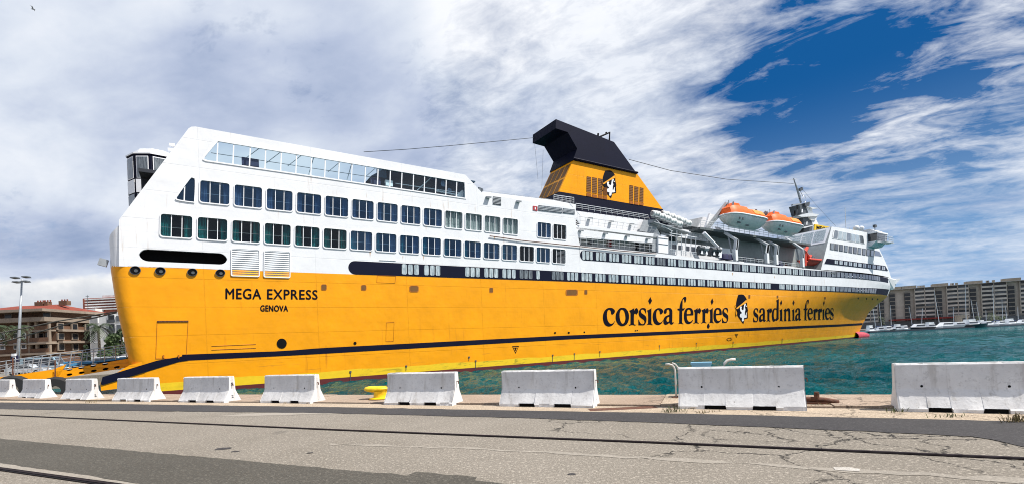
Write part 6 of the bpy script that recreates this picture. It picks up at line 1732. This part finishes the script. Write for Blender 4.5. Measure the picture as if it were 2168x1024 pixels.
# parked vehicles glimpsed through the ramp railing
simple('car_white', (0.66, 0.70, 0.74), .25, .05, 1); simple('car_blue', (0.30, 0.42, 0.50), .25, .1, 1); simple('car_silver', (0.42, 0.45, 0.48), .25, .1, 1)
def car(x, y, Y, rz, L, Hh, mat, label, van=False):
    p = at_depth(x, y, Y)
    e = empty('parked_van' if van else 'parked_car', Vector((p.x, p.y, 0)), rz, label, 'van' if van else 'car', 'vehicles parked behind the ramp')
    W = 1.85; h = L / 2
    if van: prof = [(-h, .35), (h, .35), (h, .95), (h - .35, 1.15), (h - 1.1, Hh), (-h + .1, Hh), (-h, Hh - .2)]; gl_ = [(h - .55, 1.2), (h - 1.15, Hh - .2), (-h + .5, Hh - .2), (-h + .5, 1.2)]
    else: prof = [(-h, .35), (h, .35), (h, .72), (h - .15, .85), (h - 1.1, .95), (h - 1.9, Hh), (-h + 1.0, Hh), (-h + .3, .98), (-h, .9)]; gl_ = [(h - 1.3, .98), (h - 1.95, Hh - .1), (-h + 1.05, Hh - .1), (-h + .55, .98)]
    MB().solid([Vector((x_, -W / 2, z_)) for x_, z_ in prof], (0, W, 0)).build('body', mat, e)
    for sg in (-1, 1): MB().solid([Vector((x_, sg * (W / 2 + .012), z_)) for x_, z_ in gl_], (0, -sg * .01, 0)).build('side_window', 'pane_dark', e)
    MB().solid([Vector((prof[3][0] - .35, -W / 2 + .15, prof[3][1] + .22)), Vector((prof[3][0] - .35, W / 2 - .15, prof[3][1] + .22)), Vector((prof[3][0] - .85, W / 2 - .25, Hh - .1)), Vector((prof[3][0] - .85, -W / 2 + .25, Hh - .1))], (.25, 0, .02)).build('windscreen', 'pane_dark', e)
    for sx in (-h + .85, h - .85):
        for sg in (-1, 1): MB().lathe([(.18, -.1), (.32, -.1), (.33, 0), (.32, .1), (.18, .1)], 12, Matrix.Translation((sx, sg * (W / 2 - .08), .33)) @ Matrix.Rotation(R(90), 4, 'X')).build('wheel', 'tyre', e)
    for sg in (-.6, .6): MB().box((h + .01, sg, .72), (.06, .35, .16)).build('headlight', 'white_trim', e)
car(95, 775, 74, .25, 5.4, 2.5, 'car_blue', 'pale blue van parked behind the ramp railing, nearest the lamp mast', True)
car(60, 778, 70, .25, 4.6, 1.5, 'car_silver', 'silver car parked behind the ramp railing near the left edge')
car(190, 775, 80, .1, 4.8, 1.5, 'car_white', 'white car parked behind the ramp, left of the stern')
car(238, 775, 78, .1, 5.0, 2.2, 'car_white', 'white van parked behind the ramp, closest to the stern', True)
car(140, 775, 92, .0, 4.4, 1.5, 'car_white', 'white car parked in front of the cream flats')

# ================================================================ MARINA AND FLATS ON THE RIGHT
a, b = at_depth(2240, 690, 255.0), at_depth(1760, 690, 305.0)
fd = (b - a); fd.z = 0; fl = fd.length; ang = math.atan2(-fd.y, -fd.x)   # local x runs left to right
fb = empty('apartment_block', gz(b, 0), ang, 'long grey concrete apartment block with eight storeys behind the marina', 'building')
HB = 23.0; NF = 8; fh = (HB - 4.2) / NF
MB().box((fl / 2, 8, HB / 2), (fl, 14, HB)).build('wall', 'marina_wall', fb)
MB().box((fl / 2, .2, HB + .15), (fl + .6, 3.5, .3)).build('roof_edge', 'render_pale', fb)
def bxl(x):
    """local position along the facade for a picture column"""
    d = px_ray(x, 650); d0 = Vector((d.x, d.y)); ex = Vector((math.cos(ang), math.sin(ang))); o2 = Vector((b.x, b.y))
    k = (o2.x * d0.y - o2.y * d0.x) / (ex.y * d0.x - ex.x * d0.y); return k
shafts = [1812, 1866, 1890, 1922, 1989, 2061.5, 2142.5]
cols = []
win_mesh = {}
def wmesh(w_, h, mat):
    key = (round(w_, 1), round(h, 1), mat)
    if key not in win_mesh:
        m_ = MB().box((0, 0, 0), (key[0], .3, key[1])); o = m_.build('window', mat); win_mesh[key] = o.data; bpy.data.objects.remove(o)
    return win_mesh[key]
rnd = random.Random(12)
for s_ in shafts:
    x = bxl(s_); MB().box((x, .45, HB * .53), (2.6, 1.0, HB * .78)).build('stair_shaft', 'window_dark', fb)
    for k in range(NF): MB().box((x, -.1, 4.0 + fh * (k + .15)), (2.6, .14, .5)).build('shaft_bar', 'concrete_tan', fb)
    MB().box((x + 1.5, 5, HB + 1.1), (7.0, 4.5, 1.9)).build('lift_house', 'concrete_tan', fb)
    for dx_ in (-8.5, -6.2, 7): MB().box((x + dx_, 3, HB + .9), (1.0, 1.0, 1.6)).build('chimney', 'render_pale' if dx_ < -7 else 'concrete_tan', fb)
edges = [bxl(x) for x in shafts] + [fl]
for i in range(len(edges)):
    x0 = (edges[i - 1] if i else 0) + 3.4; x1 = edges[i] - 1.9
    if x1 - x0 < 6: continue
    nw = max(2, round((x1 - x0) / 4.3)); wd = (x1 - x0) / nw
    for k in range(NF):
        z = 4.2 + fh * (k + .5)
        MB().box(((x0 + x1) / 2, -.25, z - fh * .36), (x1 - x0, .9, fh * .44)).build('balcony', 'marina_pale' if (i + k) % 7 else 'concrete_tan', fb)
        for j in range(nw):
            link('window', wmesh(wd - .5, fh * .52, 'window_dark' if rnd.random() < .5 else 'window_mid'), fb, (x0 + wd * (j + .5), .0, z + fh * .14))
    for j in range(nw + 1): MB().box((x0 + wd * j, -.25, (HB + 4) / 2), (.3, .9, HB - 4.4)).build('balcony_fin', 'marina_wall', fb)
MB().box((bxl(1955), -3.5, 4.6), (bxl(2035) - bxl(1880), 6, .9)).build('red_canopy', 'awning_red', fb)
MB().box((fl / 2, -1.0, 1.9), (fl, 2.5, 3.6)).build('shop_front', 'window_mid', fb)
for i, (x, y0, y1, Y, wp) in enumerate(((2108, 662, 684, 236, 22), (2121, 664, 684, 240, 18), (2076, 668, 684, 238, 14), (1872, 668, 692, 225, 12))):
    tree(x, y0, y1, Y, wp, ['yellow green tree before the apartment block', 'green tree touching the yellow green one by the marina', 'small green tree left of the yellow green one', 'dark tree right beside the ferry bow'][i], 'leaf_green' if i < 3 else 'leaf_dark', 60 + i, 'trees along the marina', n_=700)

simple('yacht_white', (0.72, 0.74, 0.76), .3, .06, .5); simple('yacht_dark', (0.025, 0.03, 0.045), .3, .2, .5); simple('sail_cover', (0.05, 0.08, 0.18), .7); simple('yacht_teak', (0.30, 0.20, 0.11), .6)
def yacht(x, Y, L, rz, mast_h, label, dark=False, group='boats moored in the marina', lean=0.0, fly=False):
    p = at_depth(x, 700, Y)
    e = empty('sailing_boat' if mast_h else 'motor_boat', Vector((p.x, p.y, WATER)), rz, label, 'boat', group)
    us = [-1 + i / 9 for i in range(19)]; W = L * .15; h = L / 2; fb_ = .085 * L + .35
    hbm = lambda u_: W * max(0.02, 1 - max(0, u_) ** 2.2) * (1 - .12 * max(0, -u_))
    mb = MB()
    for sg in (-1, 1): mb.grid([[(u_ * h * (.9 + .1 * f), sg * hbm(u_) * (.55 + .45 * f), -.2 + (fb_ + .25 * max(0, u_)) * f) for u_ in us] for f in (0, .5, 1)])
    top = [(u_ * h, hbm(u_), -.2 + fb_ + .25 * max(0, u_)) for u_ in us]; mb.grid([top, [(q_[0], -q_[1], q_[2]) for q_ in top]])
    mb.face(*[(-h * (.9 + .1 * f), sg * hbm(-1) * (.55 + .45 * f), -.2 + fb_ * f) for sg, f in ((-1, 0), (1, 0), (1, 1), (-1, 1))])
    mb.build('hull', 'yacht_dark' if dark else 'yacht_white', e, smooth=True)
    ch = .9 if mast_h else 1.5; zt = -.2 + fb_
    MB().hexa([Vector(v) for v in ((-.35 * h, -W * .65, zt), (.35 * h, -W * .5, zt), (.35 * h, W * .5, zt), (-.35 * h, W * .65, zt), (-.3 * h, -W * .55, zt + ch), (.12 * h, -W * .4, zt + ch), (.12 * h, W * .4, zt + ch), (-.3 * h, W * .55, zt + ch))]).build('cabin', 'yacht_white', e)
    MB().hexa([Vector(v) for v in ((-.32 * h, -W * .66, zt + ch * .4), (.22 * h, -W * .54, zt + ch * .4), (.22 * h, W * .54, zt + ch * .4), (-.32 * h, W * .66, zt + ch * .4), (-.31 * h, -W * .63, zt + ch * .75), (.16 * h, -W * .5, zt + ch * .75), (.16 * h, W * .5, zt + ch * .75), (-.31 * h, W * .63, zt + ch * .75))]).build('cabin_window', 'pane_dark', e)
    if fly: MB().box((-.1 * h, 0, zt + ch + .35), (.4 * h, W * .9, .7)).build('flybridge', 'yacht_white', e)
    if mast_h:
        tp = Vector((.1 * h, 0, zt + mast_h)) + Vector((lean * mast_h * math.cos(-rz), lean * mast_h * math.sin(-rz), 0))
        MB().tube([(.1 * h, 0, zt), tp], .13, 6, r2=.08).build('mast', 'rail_white', e)
        MB().tube([(.1 * h, 0, zt + 1.6), (-.7 * h, 0, zt + 1.5)], .22, 6).build('boom_cover', 'sail_cover', e)
        mb = MB(); mb.tube([tp, (h, 0, zt + .2)], .03, 4); mb.tube([tp, (-h, 0, zt + .1)], .03, 4)
        for sg in (-1, 1): mb.tube([tp * .98, (0, sg * W, zt)], .025, 4)
        mb.bar((.1 * h, -W * .6, zt + mast_h * .55), (.1 * h, W * .6, zt + mast_h * .55), .06, .06); mb.build('rigging', 'dark_steel', e)
ORD = ['first', 'second', 'third', 'fourth', 'fifth', 'sixth', 'seventh', 'eighth', 'ninth', 'tenth', 'eleventh', 'twelfth', 'thirteenth', 'fourteenth', 'fifteenth', 'sixteenth']
SB = [(1856, 205, 9, 13.5, -.10), (1869, 214, 10, 15, -.06), (1888, 218, 10, 11, .0), (1934, 214, 11, 10, -.13), (1953, 220, 10, 9, .10), (1991, 216, 12, 16.5, -.11), (2022, 222, 11, 9, .0), (2049, 214, 13, 18.5, .02), (2066, 222, 10, 12.5, -.12), (2078, 224, 10, 11, -.14), (2091, 226, 9, 7, 0), (2107, 220, 13, 18, .0), (2126, 230, 11, 12, .0), (2136, 226, 10, 8.5, -.08), (2158, 228, 11, 8, .0)]
for i, (x, Y, L, mh, ln) in enumerate(SB): yacht(x, Y, L, 1.3 + .25 * math.sin(i * 2.1), mh, ORD[i] + ' sailing boat to the right of the ferry bow, counting masts', i in (3,), lean=ln)
MBT = [(1843, 196, 9, .3), (1862, 199, 8, .1), (1880, 200, 10, .2), (1898, 201, 9, .1), (1916, 202, 9, .3), (1943, 203, 14, .1), (1972, 204, 12, .05), (2000, 206, 16, .1), (2031, 208, 15, .08), (2092, 214, 12, .1), (2117, 217, 11, .2), (2140, 219, 12, .1), (2164, 221, 12, .15), (2075, 216, 10, .2)]
for i, (x, Y, L, rz) in enumerate(sorted(MBT)): yacht(x, Y, L, rz + (math.pi if i % 2 else 0), 0, ORD[i] + ' low motor boat to the right of the ferry bow', i in (2, 5, 9), fly=i % 3 == 0)
yacht(2057, 208, 17, .12, 0, 'black hulled boat moored among the white motor boats', True, fly=True)
pn = at_depth(1900, 700, 200)
for i, (x0, Y0, x1, Y1) in enumerate(((1838, 194, 2060, 206), (2056, 207, 2175, 220), (2175, 220, 2600, 240))):
    a, b = at_depth(x0, 700, Y0), at_depth(x1, 700, Y1); d_ = b - a
    e = empty('pontoon', gz(a.lerp(b, .5), WATER), math.atan2(d_.y, d_.x), ['long dark pontoon in front of the boats by the ferry bow', 'dark pontoon in front of the boats at the right', 'dark pontoon beyond the right edge of the boats'][i], 'pontoon', 'marina pontoons')
    L_ = (gz(b, 0) - gz(a, 0)).length
    MB().box((0, 0, .25), (L_, 1.6, .5)).build('float', 'yacht_dark', e); MB().box((0, 0, .54), (L_, 1.7, .08)).build('deck', 'dark_steel', e)
MB_ = at_depth(2036, 683, 224); e = empty('marina_kiosk', gz(MB_, .1), 0, 'small cream kiosk standing among the boats', 'kiosk')
MB().box((0, 0, 2.4), (3.6, 3, 4.8)).build('wall', 'render_beige', e); MB().box((0, 0, 4.9), (4.2, 3.6, .3)).build('roof', 'render_pale', e); MB().box((0, -1.52, 2.6), (1.8, .06, 1.4)).build('window', 'window_dark', e)
# a gull high on the left
g0 = at_depth(70, 20, 60)
g = empty('gull', g0, .4, 'small gull in flight high in the left sky', 'bird')
mb = MB(); rows = []
for i in range(9):
    u_ = -1 + i / 4; r_ = .07 * max(.05, 1 - u_ * u_) ** .6
    rows.append([(u_ * .22, r_ * math.cos(a_), r_ * math.sin(a_)) for a_ in [k * math.pi / 4 for k in range(9)]])
mb.grid(rows)
for sg in (-1, 1):
    mb.face((.08, sg * .03, .04), (-.08, sg * .03, .04), (-.04, sg * .32, .17), (.08, sg * .30, .17)); mb.face((.08, sg * .30, .17), (-.04, sg * .32, .17), (-.10, sg * .66, .10))
mb.build('body', 'grey_steel', g)
